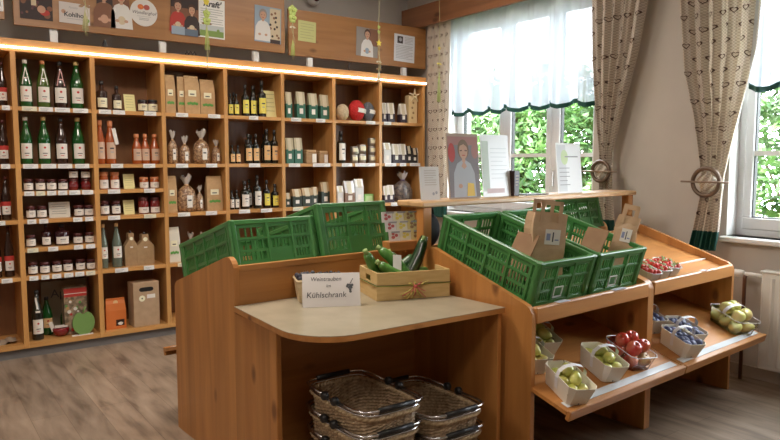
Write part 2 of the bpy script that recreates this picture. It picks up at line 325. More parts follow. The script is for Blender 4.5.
# ------------------------------------------------------------------ wall shelf
ITEMS=[
 (0, 0, 0.576, 0.057, 0.289, 'dark_bottle_red'),
 (0, 1, 0.565, 0.063, 0.292, 'dark_bottle_red'),
 (0, 3, 0.507, 0.051, 0.28, 'dark_bottle_red'),
 (0, 3, 0.565, 0.058, 0.293, 'dark_bottle_red'),
 (0, 5, 0.496, 0.052, 0.332, 'dark_bottle_red'),
 (0, 5, 0.566, 0.059, 0.341, 'dark_bottle_red'),
 (1, 0, 0.713, 0.074, 0.314, 'green_bottle_tag_white'),
 (1, 0, 0.819, 0.076, 0.317, 'olive_bottle_tag_orange'),
 (1, 0, 0.924, 0.079, 0.319, 'brown_bottle_tag_white'),
 (1, 0, 1.029, 0.081, 0.328, 'green_bottle'),
 (1, 1, 0.7, 0.072, 0.317, 'green_bottle'),
 (1, 1, 0.809, 0.074, 0.321, 'green_bottle'),
 (1, 1, 0.915, 0.076, 0.318, 'brown_bottle'),
 (1, 1, 1.024, 0.078, 0.322, 'green_bottle'),
 (1, 2, 0.701, 0.06, 0.083, 'jam_jar'),
 (1, 2, 0.774, 0.061, 0.082, 'jam_jar'),
 (1, 2, 0.842, 0.062, 0.08, 'jam_jar'),
 (1, 2, 0.914, 0.063, 0.079, 'jam_jar'),
 (1, 2, 0.983, 0.061, 0.078, 'red_jar'),
 (1, 2, 1.063, 0.063, 0.077, 'red_jar'),
 (1, 3, 0.708, 0.06, 0.087, 'jam_jar'),
 (1, 3, 0.775, 0.061, 0.085, 'jam_jar'),
 (1, 3, 0.888, 0.133, 0.108, 'white_card'),
 (1, 3, 1.01, 0.065, 0.082, 'jam_jar'),
 (1, 3, 1.076, 0.063, 0.08, 'jam_jar'),
 (1, 4, 0.7, 0.06, 0.083, 'jam_jar'),
 (1, 4, 0.795, 0.062, 0.152, 'tall_jar'),
 (1, 4, 0.893, 0.095, 0.147, 'tall_jar'),
 (1, 4, 0.996, 0.062, 0.077, 'jam_jar'),
 (1, 4, 1.072, 0.063, 0.079, 'jam_jar'),
 (1, 5, 0.704, 0.061, 0.086, 'jam_jar'),
 (1, 5, 0.778, 0.062, 0.08, 'jam_jar'),
 (1, 5, 0.853, 0.063, 0.08, 'jam_jar'),
 (1, 5, 0.924, 0.061, 0.081, 'jam_jar'),
 (1, 5, 1.005, 0.062, 0.081, 'jam_jar'),
 (1, 5, 1.075, 0.06, 0.074, 'jam_jar'),
 (1, 6, 0.718, 0.074, 0.344, 'wine_bottle'),
 (1, 6, 0.965, 0.151, 0.337, 'red_print_bag'),
 (1, 6, 1.0, 0.145, 0.2, 'apple_board'),
 (2, 0, 1.191, 0.077, 0.209, 'syrup_jar'),
 (2, 0, 1.293, 0.066, 0.18, 'syrup_jar'),
 (2, 0, 1.387, 0.078, 0.129, 'yellow_card'),
 (2, 0, 1.473, 0.072, 0.09, 'low_jar'),
 (2, 0, 1.545, 0.073, 0.094, 'low_jar'),
 (2, 1, 1.17, 0.061, 0.313, 'orange_bottle'),
 (2, 1, 1.238, 0.075, 0.309, 'orange_bottle_hangtag'),
 (2, 1, 1.421, 0.068, 0.22, 'orange_bottle'),
 (2, 1, 1.483, 0.062, 0.222, 'orange_bottle'),
 (2, 1, 1.552, 0.07, 0.223, 'orange_bottle'),
 (2, 2, 1.184, 0.061, 0.125, 'orange_jar'),
 (2, 2, 1.259, 0.062, 0.124, 'orange_jar'),
 (2, 2, 1.361, 0.078, 0.109, 'yellow_card'),
 (2, 2, 1.465, 0.065, 0.085, 'orange_jar'),
 (2, 2, 1.542, 0.067, 0.084, 'orange_jar'),
 (2, 3, 1.184, 0.061, 0.104, 'jam_jar'),
 (2, 3, 1.26, 0.062, 0.102, 'jam_jar'),
 (2, 3, 1.355, 0.078, 0.106, 'yellow_card'),
 (2, 3, 1.456, 0.076, 0.124, 'red_tall_jar'),
 (2, 3, 1.54, 0.074, 0.122, 'red_tall_jar'),
 (2, 5, 1.167, 0.055, 0.321, 'clear_bottle'),
 (2, 5, 1.257, 0.07, 0.323, 'clear_bottle'),
 (2, 5, 1.353, 0.093, 0.244, 'bottle_carrier'),
 (2, 5, 1.454, 0.125, 0.23, 'bottle_carrier'),
 (2, 6, 1.23, 0.14, 0.226, 'orange_bag'),
 (2, 6, 1.436, 0.191, 0.33, 'carton_box'),
 (3, 0, 1.676, 0.076, 0.287, 'kraft_bag'),
 (3, 0, 1.763, 0.062, 0.279, 'kraft_bag'),
 (3, 0, 1.841, 0.118, 0.292, 'kraft_bag'),
 (3, 0, 1.965, 0.113, 0.271, 'kraft_bag'),
 (3, 1, 1.687, 0.08, 0.249, 'cello_bag'),
 (3, 1, 1.78, 0.086, 0.206, 'cello_bag'),
 (3, 1, 1.911, 0.137, 0.263, 'cello_bag'),
 (3, 1, 2.033, 0.079, 0.187, 'cello_bag'),
 (3, 3, 1.669, 0.073, 0.278, 'kraft_bag'),
 (3, 3, 1.785, 0.149, 0.284, 'cello_bag'),
 (3, 3, 1.889, 0.064, 0.197, 'cello_bag'),
 (3, 3, 2.003, 0.124, 0.273, 'kraft_bag'),
 (3, 5, 1.673, 0.089, 0.269, 'white_bag'),
 (4, 0, 2.159, 0.042, 0.174, 'oil_bottle_yellow'),
 (4, 0, 2.21, 0.043, 0.177, 'oil_bottle_yellow'),
 (4, 0, 2.288, 0.061, 0.254, 'oil_bottle_yellow'),
 (4, 0, 2.353, 0.053, 0.25, 'oil_bottle_yellow'),
 (4, 0, 2.433, 0.072, 0.296, 'oil_bottle_yellow'),
 (4, 0, 2.519, 0.11, 0.228, 'yellow_card'),
 (4, 1, 2.168, 0.043, 0.15, 'oil_bottle_tan'),
 (4, 1, 2.215, 0.043, 0.15, 'oil_bottle_tan'),
 (4, 1, 2.306, 0.061, 0.241, 'oil_bottle_tan'),
 (4, 1, 2.372, 0.058, 0.242, 'oil_bottle_tan'),
 (4, 1, 2.469, 0.068, 0.286, 'oil_bottle_tan'),
 (4, 1, 2.54, 0.065, 0.28, 'oil_bottle_tan'),
 (4, 3, 2.155, 0.038, 0.158, 'oil_bottle_white'),
 (4, 3, 2.198, 0.039, 0.157, 'oil_bottle_white'),
 (4, 3, 2.268, 0.074, 0.229, 'oil_bottle_white'),
 (4, 3, 2.379, 0.067, 0.276, 'oil_bottle_white'),
 (4, 3, 2.463, 0.059, 0.234, 'oil_bottle_yellow'),
 (4, 3, 2.539, 0.065, 0.199, 'oil_bottle_yellow'),
 (5, 0, 2.673, 0.061, 0.221, 'tea_bag_green'),
 (5, 0, 2.787, 0.082, 0.228, 'tea_bag_green'),
 (5, 0, 2.905, 0.084, 0.222, 'tea_bag_green'),
 (5, 0, 3.02, 0.086, 0.216, 'tea_bag_green'),
 (5, 1, 2.676, 0.071, 0.216, 'tea_bag_green'),
 (5, 1, 2.758, 0.077, 0.218, 'tea_bag_green'),
 (5, 1, 2.88, 0.109, 0.117, 'round_jar_tan'),
 (5, 1, 3.006, 0.092, 0.109, 'round_jar_tan'),
 (5, 3, 2.656, 0.048, 0.12, 'tea_bag_dark'),
 (5, 3, 2.738, 0.087, 0.152, 'tea_bag_dark'),
 (5, 3, 2.836, 0.099, 0.158, 'tea_bag_dark'),
 (5, 3, 2.916, 0.06, 0.165, 'tea_bag_dark'),
 (5, 3, 3.017, 0.087, 0.207, 'tea_bag_dark'),
 (6, 0, 3.217, 0.127, 0.148, 'yarn_cream'),
 (6, 0, 3.367, 0.163, 0.191, 'yarn_red'),
 (6, 0, 3.493, 0.128, 0.18, 'yarn_grey'),
 (6, 1, 3.198, 0.079, 0.288, 'oil_bottle_bigwhite'),
 (6, 1, 3.337, 0.071, 0.076, 'small_tin'),
 (6, 1, 3.42, 0.083, 0.085, 'small_tin'),
 (6, 1, 3.531, 0.073, 0.077, 'small_tin'),
 (6, 3, 3.179, 0.064, 0.168, 'white_pack'),
 (6, 3, 3.27, 0.108, 0.211, 'clear_pack'),
 (6, 3, 3.379, 0.088, 0.227, 'white_pack'),
 (6, 3, 3.491, 0.096, 0.087, 'green_pack'),
 (7, 0, 3.672, 0.046, 0.18, 'white_pack_dark'),
 (7, 0, 3.744, 0.076, 0.183, 'white_pack_dark'),
 (7, 0, 3.887, 0.078, 0.181, 'white_pack_dark'),
 (7, 0, 3.996, 0.098, 0.263, 'star_gift'),
 (7, 1, 3.698, 0.081, 0.19, 'white_pack'),
 (7, 1, 3.803, 0.083, 0.182, 'white_pack_dark'),
 (7, 1, 3.887, 0.072, 0.183, 'white_pack_dark'),
 (7, 1, 3.96, 0.067, 0.165, 'dark_pack'),
 (7, 1, 4.028, 0.068, 0.147, 'dark_pack'),
 (7, 1, 4.084, 0.05, 0.147, 'white_pack'),
 (7, 3, 3.686, 0.053, 0.156, 'white_pack_dark'),
 (7, 3, 3.744, 0.071, 0.164, 'white_pack_dark'),
 (7, 3, 3.894, 0.206, 0.286, 'gift_bag'),
]
TAGS=[(0, 0.582, 0.045), (1, 0.564, 0.051), (3, 0.52, 0.051), (5, 0.538, 0.063), (0, 0.718, 0.088), (0, 0.816, 0.085), (0, 0.917, 0.093), (0, 1.031, 0.096), (1, 0.709, 0.089), (1, 0.817, 0.091), (1, 0.919, 0.088), (1, 1.027, 0.09), (2, 0.693, 0.059), (2, 0.761, 0.054), (2, 0.828, 0.055), (2, 0.896, 0.056), (2, 0.972, 0.07), (2, 1.055, 0.071), (3, 0.7, 0.053), (3, 0.772, 0.055), (3, 0.984, 0.058), (3, 1.058, 0.052), (4, 0.698, 0.066), (4, 0.822, 0.062), (4, 0.982, 0.058), (4, 1.06, 0.059), (5, 0.696, 0.054), (5, 0.766, 0.049), (5, 0.836, 0.056), (5, 0.912, 0.057), (5, 0.982, 0.058), (5, 1.054, 0.059), (0, 1.19, 0.08), (0, 1.285, 0.082), (0, 1.502, 0.086), (1, 1.258, 0.082), (1, 1.483, 0.086), (2, 1.231, 0.082), (2, 1.48, 0.079), (3, 1.225, 0.082), (3, 1.478, 0.087), (5, 1.263, 0.09), (5, 1.458, 0.073), (0, 1.738, 0.091), (0, 1.989, 0.097), (1, 1.727, 0.092), (1, 1.959, 0.089), (3, 1.732, 0.092), (3, 1.949, 0.089), (5, 1.712, 0.077), (0, 2.319, 0.078), (1, 2.32, 0.096), (3, 2.225, 0.095), (3, 2.418, 0.099), (0, 2.704, 0.094), (0, 2.941, 0.089), (1, 2.683, 0.104), (1, 2.946, 0.17), (3, 2.711, 0.096), (0, 3.463, 0.099), (1, 3.207, 0.105), (1, 3.402, 0.219), (0, 3.653, 0.08), (1, 3.688, 0.127), (1, 3.834, 0.071), (1, 3.979, 0.122), (3, 3.819, 0.251)]
SZ={0: 1.686, 1: 1.306, 2: 1.124, 3: 0.936, 4: 0.743, 5: 0.553, 6: 0.098}

XD = [.635, 1.118, 1.600, 2.087, 2.582, 3.078, 3.576, 4.086]
GR = (.16, .135, .115)
sh = thing('wall_shelf', 'tall open pine wall shelf full of bottles, jars and bags along the back wall', 'shelf', (2.1, SY, 0))
sh0 = Vector((2.1, SY, 0))
XL = .02
def SP(mb, name, m, x=0): return mb.build(name, m, sh)
def sbox(x0, x1, y0, y1, z0, z1, b=0): return MB().box(x0-2.1, x1-2.1, y0, y1, z0, z1, b=b)
SP(sbox(XL, 4.10, .03, .34, 0, .065), 'plinth', pmat('plinth_grey', (.17, .16, .155), .5))
SP(sbox(XL-.01, 4.115, 0, .355, 2.038, 2.122, .003), 'top_panel', shx)
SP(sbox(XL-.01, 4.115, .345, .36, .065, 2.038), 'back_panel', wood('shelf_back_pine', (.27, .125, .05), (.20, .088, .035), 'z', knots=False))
for i, x in enumerate([.16] + XD):
    w = .016 if i < 8 else .014
    SP(sbox(x-w, x+w, 0, .345, .065, 2.038, .002), 'divider', shz)
edges = [.16] + XD
for b_ in range(8):
    x0, x1 = edges[b_]+.016, edges[b_+1]-.016
    lv = {0: [0, 1, 3, 5, 6], 1: [0, 1, 2, 3, 4, 5, 6], 2: [0, 1, 2, 3, 5, 6]}.get(b_, [0, 1, 3, 5, 6])
    for s in lv: SP(sbox(x0, x1, .004, .345, SZ[s]-(.026 if s != 6 else .033), SZ[s]), 'shelf_board', shx)
ledm = pmat('led_glow', (1, 1, 1), .5, emit=(1.0, .76, .60), es=8)
led = SP(MB().prism([(-.013, 2.061), (-.001, 2.059), (-.001, 2.071), (-.012, 2.070)], XL-2.1, 2.01, 'x'), 'led_strip', ledm)
tagw = pmat('price_tag_white', (.78, .77, .75), .6); tagy = pmat('price_tag_cream', (.74, .70, .52), .6)
inkc = pmat('ink', (.06, .06, .07), .7)
for k, (s, xc, w) in enumerate(TAGS):
    t = MB().box(xc-w/2-2.1, xc+w/2-2.1, -.004, .003, SZ[s]-.028, SZ[s]+.002, tagy if (k % 9 == 4) else tagw)
    for j in range(2): rect(t, xc-w/2-2.1+.008, xc+w*.2-2.1-.01*j, SZ[s]-.012-.009*j, SZ[s]-.009-.009*j, pmat('grey_print', (.35, .35, .36), .7), -.0045)
    t.build('price_tag', None, sh)

# --- product builders (each returns a thing standing at z=0, facing -y)
lab_w = pmat('label_white', (.76, .72, .66), .6); lab_y = pmat('label_yellow', (.80, .70, .13), .55); lab_t = pmat('label_tan', (.78, .50, .24), .6)
lab_c = pmat('label_cream', (.80, .76, .55), .6); redp = pmat('print_red', (.5, .04, .03), .6); grnp = pmat('print_green', (.12, .34, .07), .6); orgp = pmat('print_orange', (.75, .22, .04), .6)
gl_green = pmat('green_glass', (.008, .075, .014), .12, coat=.6); gl_olive = pmat('olive_glass', (.07, .12, .02), .12, coat=.6); gl_brown = pmat('brown_glass', (.03, .012, .008), .15, coat=.5)
gl_dark = pmat('dark_glass', (.010, .011, .008), .12, coat=.5); gl_clear = pmat('clear_glass_full', (.12, .15, .12), .1, coat=.6)
jam = pmat('jam_dark', (.035, .008, .012), .15, coat=.5); jamr = pmat('jam_red', (.17, .012, .012), .15, coat=.5); orange = pmat('orange_juice', (.36, .075, .014), .2, coat=.5)
lid_r = pmat('lid_dark_red', (.09, .02, .018), .35, .3); lid_w = pmat('lid_white', (.7, .66, .6), .4); lid_o = pmat('lid_orange', (.6, .22, .09), .4); lid_k = pmat('lid_black', (.02, .018, .018), .35)
kraft = noisy('kraft_paper', (.46, .29, .14), (.53, .34, .17), 30, .75); kraftd = noisy('kraft_paper_dark', (.32, .20, .10), (.38, .24, .12), 30, .75)
cello = pmat('cellophane', (.55, .5, .45), .12, coat=1); noodle = noisy('noodle_fill', (.17, .08, .04), (.44, .27, .14), 70, .35, bump=.6, coat=.8, lo=.42, hi=.6)
cardb = noisy('cardboard', (.40, .27, .16), (.46, .31, .19), 20, .8); cardbs = pmat('cardboard_shade', (.34, .23, .14), .8)
def arc_label(mb, r, z0, z1, m, half=1.25, n=10, extra=None, c=-PI/2):
    vs = []; R = r+.0008
    for i in range(n+1):
        t = c-half + 2*half*i/n; vs += [(R*math.cos(t), R*math.sin(t), z0), (R*math.cos(t), R*math.sin(t), z1)]
    mb.add(vs, [(2*i, 2*i+2, 2*i+3, 2*i+1) for i in range(n)], m, True)
def front_print(mb, r, z0, z1, kind):
    y = -r-.0014; h = z1-z0; w = r*.62
    if kind == 'red':
        disc(mb, 0, z1-h*.28, min(w*.3, h*.16), redp, y); rect(mb, -w*.6, w*.6, z0+h*.32, z0+h*.37, inkc, y); rect(mb, -w*.4, w*.4, z0+h*.18, z0+h*.22, redp, y)
    else:
        rect(mb, -w*.6, w*.6, z0+h*.60, z0+h*.68, inkc, y); rect(mb, -w*.45, w*.45, z0+h*.38, z0+h*.44, pmat('grey_print', (.35, .35, .36), .7), y)
def mk_bottle(w, h, glass, label, cap, prof='wine', lz=(.12, .44), pr='red', half=.95):
    r = w/2; P = []
    if prof == 'wine': pf = [(.2, 0), (.96, .004), (1, .02), (1, .50), (.95, .55), (.78, .64), (.55, .74), (.40, .83), (.33, .95)]
    elif prof == 'oil': pf = [(.2, 0), (.97, .004), (1, .02), (1, .60), (.93, .645), (.5, .69), (.38, .72), (.34, .9)]
    else: pf = [(.2, 0), (.95, .004), (1, .03), (1, .5), (.93, .58), (.62, .70), (.46, .78), (.44, .9)]
    body = MB().lathe([(a*r, q*h) for a, q in pf], 20)
    P.append(('glass_body', body, glass))
    l = MB(); arc_label(l, r, lz[0]*h, lz[1]*h, label, half); front_print(l, r, lz[0]*h, lz[1]*h, pr); P.append(('label', l, None))
    k = pf[-1]; c = MB().lathe([(k[0]*r*1.12, k[1]*h-.03*h), (k[0]*r*1.15, k[1]*h), (k[0]*r*1.15, h*.995), (k[0]*r*.9, h)], 14); P.append(('cap', c, cap))
    return P
def mk_jar(w, h, fill, label, lid, lz=(.12, .66), tall=False):
    r = w/2
    b = MB().lathe([(.9*r, 0), (r, .04*h), (r, .68*h), (.88*r, .76*h), (.86*r, .82*h)], 18)
    l = MB(); arc_label(l, r, lz[0]*h, lz[1]*h, label, 1.2); front_print(l, r, lz[0]*h, lz[1]*h, 'txt')
    c = MB().lathe([(.92*r, .79*h), (.94*r, .81*h), (.94*r, .985*h), (.88*r, h)], 18)
    return [('glass_body', b, fill), ('label', l, None), ('lid', c, lid)]
def mk_bag(w, h, m, label=lab_c, band=grnp, d=None, top=.8):
    d = d or w*.55; hw = w/2
    b = MB(); vs = []
    lv = [(0, 1, 1), (.03, 1, 1), (.6, 1.0, .9), (.82, .96, .55), (.93, .93, .12), (1, .93, .1)]
    for z, a, q in lv: vs += [(-hw*a, -d/2*q, z*h), (hw*a, -d/2*q, z*h), (hw*a, d/2*q, z*h), (-hw*a, d/2*q, z*h)]
    fs = [(3, 2, 1, 0)] + [(4*j+i, 4*j+(i+1) % 4, 4*j+4+(i+1) % 4, 4*j+4+i) for j in range(5) for i in range(4)] + [(20, 21, 22, 23)]
    b.add(vs, fs)
    l = MB()
    if label: rect(l, -hw*.55, hw*.5, h*.46, h*.62, label, -d/2*.97-.001); rect(l, -hw*.35, hw*.25, h*.5, h*.53, inkc, -d/2*.97-.002)
    if band:
        for q in range(5): disc(l, hw*(-.55+.27*q), h*.27+.004*(q % 2), hw*.2, band, -d/2*.99-.002, h*.04, 8)
    return [('bag', b, m)] + ([('label', l, None)] if label or band else [])
def mk_cello(w, h, label=lab_w, fill=noodle, tie=None, seed=0):
    r = w/2; rnd = random.Random(seed); n = 18; vs = []; fs = []
    lv = [(.55, 0), (.93, .03), (1, .15), (.98, .4), (.8, .58), (.45, .68), (.16, .73), (.2, .76), (.42, .88), (.5, 1.0)]
    for j, (a, z) in enumerate(lv):
        for i in range(n):
            t = 2*PI*i/n; k = 1 + rnd.uniform(-.07, .07) + (.25*math.sin(5*t+seed) if j > 6 else 0)
            vs.append((a*r*k*math.cos(t), a*r*k*.75*math.sin(t), z*h*(1 + (rnd.uniform(-.1, .06) if j == 9 else 0))))
    nb = 6
    for j in range(len(lv)-1):
        for i in range(n): fs.append((j*n+i, j*n+(i+1) % n, (j+1)*n+(i+1) % n, (j+1)*n+i))
    body = MB(); body.add(vs[:6*n+n], [f for f in fs if max(f) < 7*n] + [tuple(range(n))[::-1]], None, True)
    topb = MB(); topb.add(vs[6*n:], [tuple(i-6*n for i in f) for f in fs if min(f) >= 6*n], None, True)
    P = [('filled_pouch', body, fill), ('gathered_top', topb, cello)]
    ti = MB().lathe([(.2*r, .715*h), (.24*r, .73*h), (.2*r, .745*h)], 12); P.append(('tie', ti, tie or lab_t))
    if label:
        l = MB(); rect(l, -r*.2, r*.35, h*.12, h*.45, label, -r*.78); rect(l, -r*.1, r*.25, h*.3, h*.34, inkc, -r*.78-.001); P.append(('label', l, None))
    return P
def mk_card(w, h, m, lines=5, tilt=.2, ink=inkc):
    b = MB(); M = Matrix.Rotation(-tilt, 4, 'X'); b.box(-w/2, w/2, -.001, .001, 0, h, m, M)
    for i in range(lines):
        z = h*(.86-.62*i/max(1, lines-1)*1.0); k = .34 if i % 2 else .38
        rect(b, -w*k, w*k*(.8 if i % 3 else 1), z, z+h*.02, ink, -.0016, M)
    b.box(-w*.15, w*.15, .001, .001+h*.28, 0, .002, m)
    return [('card', b, None)]
def mk_carrier(w, h):
    b = MB(); d = .06; vs = []
    pf = [(-.5, 0), (.5, 0), (.5, .62), (.2, .8), (.2, 1), (-.2, 1), (-.2, .8), (-.5, .62)]
    b.prism([(p[0]*w, p[1]*h) for p in pf], -d/2, d/2, 'y')
    l = MB(); disc(l, .0, h*.84, w*.13, lab_c, -d/2-.001); rect(l, -w*.1, w*.1, h*.56, h*.6, lab_w, -d/2-.001)
    n = MB().lathe([(w*.08, h*.98), (w*.085, h*1.0), (w*.085, h*1.06), (w*.05, h*1.07)], 12)
    return [('carton_body', b, kraftd), ('label', l, None), ('bottle_neck', n, gl_brown)]
def mk_pack(w, h, top, bot, split=.5, d=None):
    d = d or w*.7; b = MB(); b.box(-w/2, w/2, -d/2, d/2, 0, h*split, b=.002)
    t = MB(); t.prism([(-d/2*.98, h*split), (d/2*.98, h*split), (d*.1, h), (-d*.1, h)], -w/2*.97, w/2*.97, 'x')
    l = MB(); rect(l, -w*.2, w*.2, h*.18, h*.38, lab_w, -d/2-.001)
    s_ = MB(); s_.prism([(-d/2-.001, h*(split-.05)), (-d/2-.0005, h*split), (-d*.1-.0012, h*.99), (-d*.1-.002, h*.99)], -w*.22, w*.22, 'x')
    return [('pouch', b, bot), ('folded_top', t, top), ('label', l, None), ('closure_strip', s_, pmat('strip_beige', (.58, .52, .38), .6))]
def hangtag(w, h, m):
    b = MB(); z = h*.80; r = w*.2; 
    for s_ in (-1, 1): b.box(0, 0.006, -w/2-.003, -w/2-.001, 0, h*.34, None, Matrix.Translation((s_*h*.068-.003, 0, h*.5)) @ Matrix.Rotation(-s_*.20, 4, 'Y') @ Matrix.Translation((0, 0, -h*.02)))
    b.box(-w*.14, w*.14, -w/2-.003, -w/2-.001, h*.6, h*.625)
    return ('neck_tag', b, m)
def product(kind, w, h, k):
    if kind.startswith('green_bottle'):
        P = mk_bottle(w*1.08, h, gl_green, lab_w, pmat('cap_gold', (.7, .5, .2), .35, .3) if k % 2 else lid_w)
        if kind.endswith('white'): P.append(hangtag(w, h, lab_w))
        return P, 'green glass bottle' + (' with white neck tag' if kind.endswith('white') else ' with white label'), 'bottle'
    if kind.startswith('olive'): return mk_bottle(w*1.08, h, gl_olive, lab_w, lid_o) + [hangtag(w, h, lab_w)], 'olive bottle with orange cap and neck tag', 'bottle'
    if kind.startswith('brown_bottle'):
        P = mk_bottle(w*1.08, h, gl_brown, lab_w, lid_k)
        if 'tag' in kind: P.append(hangtag(w, h, pmat('tag_red', (.55, .3, .28), .6)))
        return P, 'dark brown bottle' + (' with pale neck tag' if 'tag' in kind else ' with white label'), 'bottle'
    if kind == 'dark_bottle_red':
        P = mk_bottle(w, h, gl_brown, lab_w, lid_r, lz=(.13, .32)); l = MB(); arc_label(l, w/2, h*.32, h*.42, redp); P.append(('upper_label', l, redp)); return P, 'dark bottle with red and white label', 'bottle'
    if kind == 'wine_bottle':
        P = mk_bottle(w, h, gl_dark, lab_w, lid_k, lz=(.13, .42))
        b = MB(); b.box(0, .012, -w*.4, -w*.4+.002, h*.52, h*.86, None, Matrix.Rotation(-.12, 4, 'Y') @ Matrix.Translation((.02, 0, 0))); b.box(-.014, .014, -w*.56, -w*.52, h*.56, h*.60)
        P.append(('neck_tag', b, lab_w)); return P, 'dark wine bottle with white label and hanging tag', 'bottle'
    if kind == 'jam_jar': return mk_jar(w, h, jam, lab_w, lid_r), 'small dark jam jar with white label', 'jar'
    if kind == 'red_jar': return mk_jar(w, h, jamr, pmat('label_dark_red', (.2, .02, .03), .5), lid_r, (.3, .5)), 'red jam jar under another jar', 'jar'
    if kind == 'stack_jar': return mk_jar(w, h, jam, lab_w, lid_r), 'white-labelled jam jar standing on top of a red jar', 'jar'
    if kind == 'tall_jar': return mk_bottle(w, h, jam, lab_w, lid_k, 'oil', (.08, .42), 'txt'), 'dark syrup bottle with broad white label', 'bottle'
    if kind == 'syrup_jar': return mk_bottle(w, h, gl_brown, lab_c, lid_k, 'oil', (.1, .42), 'txt'), 'dark brown syrup bottle with cream label', 'bottle'
    if kind == 'low_jar': return mk_jar(w, h, jam, lab_c, lid_k), 'low dark jar with cream label', 'jar'
    if kind.startswith('orange_bottle'):
        P = mk_bottle(w, h, orange, pmat('label_peach', (.60, .42, .30), .6), lid_o, 'juice', (.12, .5), 'txt')
        if 'hang' in kind:
            b = MB(); b.box(0, .026, -w*.55, -w*.53, h*.42, h*.80, None, Matrix.Rotation(-.2, 4, 'Y') @ Matrix.Translation((.05, 0, 0))); P.append(('neck_tag', b, lab_w))
        return P, 'orange juice bottle' + (' with white hanging tag' if 'hang' in kind else ' with pale label'), 'bottle'
    if kind == 'orange_jar': return mk_jar(w, h, orange, lab_w, lid_o, (.06, .55)), 'orange spread jar with white label', 'jar'
    if kind == 'red_tall_jar': return mk_jar(w, h, jamr, lab_w, lid_r, (.06, .40)), 'red tomato jar with white label', 'jar'
    if kind == 'white_card': return mk_card(w, h, pmat('card_offwhite', (.62, .58, .5), .7), 5), 'white information card leaning between jars', 'card'
    if kind == 'yellow_card': return mk_card(w, h, pmat('card_yellow', (.74, .68, .32), .7), 5, ink=pmat('ink_soft', (.38, .36, .18), .7)), 'yellow note card', 'card'
    if kind == 'clear_bottle': return mk_bottle(w, h, gl_clear, lab_w, lab_t, 'wine', (.22, .48)), 'clear spirit bottle with white label', 'bottle'
    if kind == 'bottle_carrier': return mk_carrier(w, h), 'brown cardboard bottle carrier', 'bottle carrier'
    if kind == 'kraft_bag': return mk_bag(w, h, kraft), 'brown kraft paper bag with green print', 'bag'
    if kind == 'white_bag': return mk_bag(w, h, pmat('paper_cream', (.66, .62, .52), .7)), 'cream paper bag with green band', 'bag'
    if kind == 'cello_bag': return mk_cello(w, h, seed=k), 'cellophane bag of noodles gathered at the top', 'bag'
    if kind == 'gift_bag': return mk_cello(w, h, None, noisy('gift_fill', (.05, .04, .05), (.22, .17, .13), 40, .4, coat=.8), pmat('ribbon_purple', (.10, .05, .22), .4), k), 'cellophane gift bag tied with purple ribbon', 'bag'
    if kind.startswith('oil_bottle'):
        lm = {'yellow': lab_y, 'tan': lab_t, 'white': lab_w, 'bigwhite': lab_w}[kind.split('_')[2]]
        lz = (.10, .62) if 'big' in kind else (.10, .52)
        return mk_bottle(w, h, gl_dark, lm, lid_k, 'oil', lz, 'txt', .95), 'dark oil bottle with %s label' % {'yellow': 'yellow', 'tan': 'tan', 'white': 'white', 'bigwhite': 'long white'}[kind.split('_')[2]], 'bottle'
    if kind == 'tea_bag_green': return mk_pack(w, h, pmat('pack_cream', (.44, .38, .25), .5), pmat('pack_green', (.03, .13, .085), .4), .55), 'green and cream tea pouch', 'pouch'
    if kind == 'tea_bag_dark': return mk_pack(w, h, pmat('pack_brown', (.42, .28, .14), .5), pmat('pack_dark', (.035, .05, .04), .35), .6), 'dark pouch with tan folded top', 'pouch'
    if kind == 'white_pack': return mk_pack(w, h, white, pmat('pack_white', (.62, .62, .60), .5), .7), 'small white paper pack', 'pack'
    if kind == 'clear_pack': return mk_pack(w, h, pmat('pack_film', (.4, .34, .3), .2, coat=.6), pmat('pack_choc', (.2, .11, .07), .3), .5), 'film-wrapped brown pack', 'pack'
    if kind == 'white_pack_dark': return mk_pack(w, h, lab_w, pmat('pack_plum', (.04, .025, .04), .4), .45), 'dark pouch with white folded top', 'pouch'
    if kind == 'dark_pack': return mk_pack(w, h, pmat('pack_black', (.015, .015, .018), .3), pmat('pack_black', (.015, .015, .018), .3), .6), 'small black pouch', 'pouch'
    if kind == 'green_pack': b = MB().box(-w/2, w/2, -.02, .02, 0, h, b=.002); l = MB(); rect(l, -w*.35, w*.35, h*.2, h*.8, pmat('leaf_print', (.45, .62, .3), .6), -.021); return [('box_body', b, pmat('pack_leaf', (.25, .5, .15), .5)), ('label', l, None)], 'small bright green box', 'box'
    if kind == 'round_jar_tan': 
        b = MB().box(-w/2, w/2, -w*.3, w*.3, 0, h*.8, b=.006); l = MB().box(-w*.46, w*.46, -w*.28, w*.28, h*.8, h, b=.005); q = MB(); rect(q, w*.05, w*.42, h*.06, h*.7, lab_w, -w*.3-.001)
        return [('box_body', b, kraftd), ('lid', l, kraft), ('label', q, None)], 'low brown gift box with white sticker', 'box'
    if kind == 'small_tin':
        b = MB().lathe([(w*.46, 0), (w/2, .003), (w/2, h-.004), (w*.46, h)], 18); q = MB(); arc_label(q, w/2, h*.35, h*.8, lab_c, .8); return [('tin_body', b, pmat('tin_metal', (.35, .33, .3), .3, .8)), ('label', q, None)], 'small round tin with pale label', 'tin'
    if kind.startswith('yarn'):
        c = {'cream': (.62, .50, .33), 'red': (.55, .02, .02), 'grey': (.13, .14, .16)}[kind[5:]]; m = noisy('yarn_'+kind[5:], tuple(q*.8 for q in c), c, 60, .8, bump=.8)
        b = MB().ball((0, 0, h/2), h/2, 20, sx=w/h, sy=w/h*.8); P = [('yarn', b, m)]
        if 'red' in kind or 'grey' in kind:
            l = MB(); l.lathe([(w*.505, h*.40), (w*.505, h*.60)], 22, None, Matrix.Rotation(.12, 4, 'Y'), sy=.82, cap=False); P.append(('paper_band', l, lab_w))
        return P, 'ball of %s wool' % kind[5:], 'yarn'
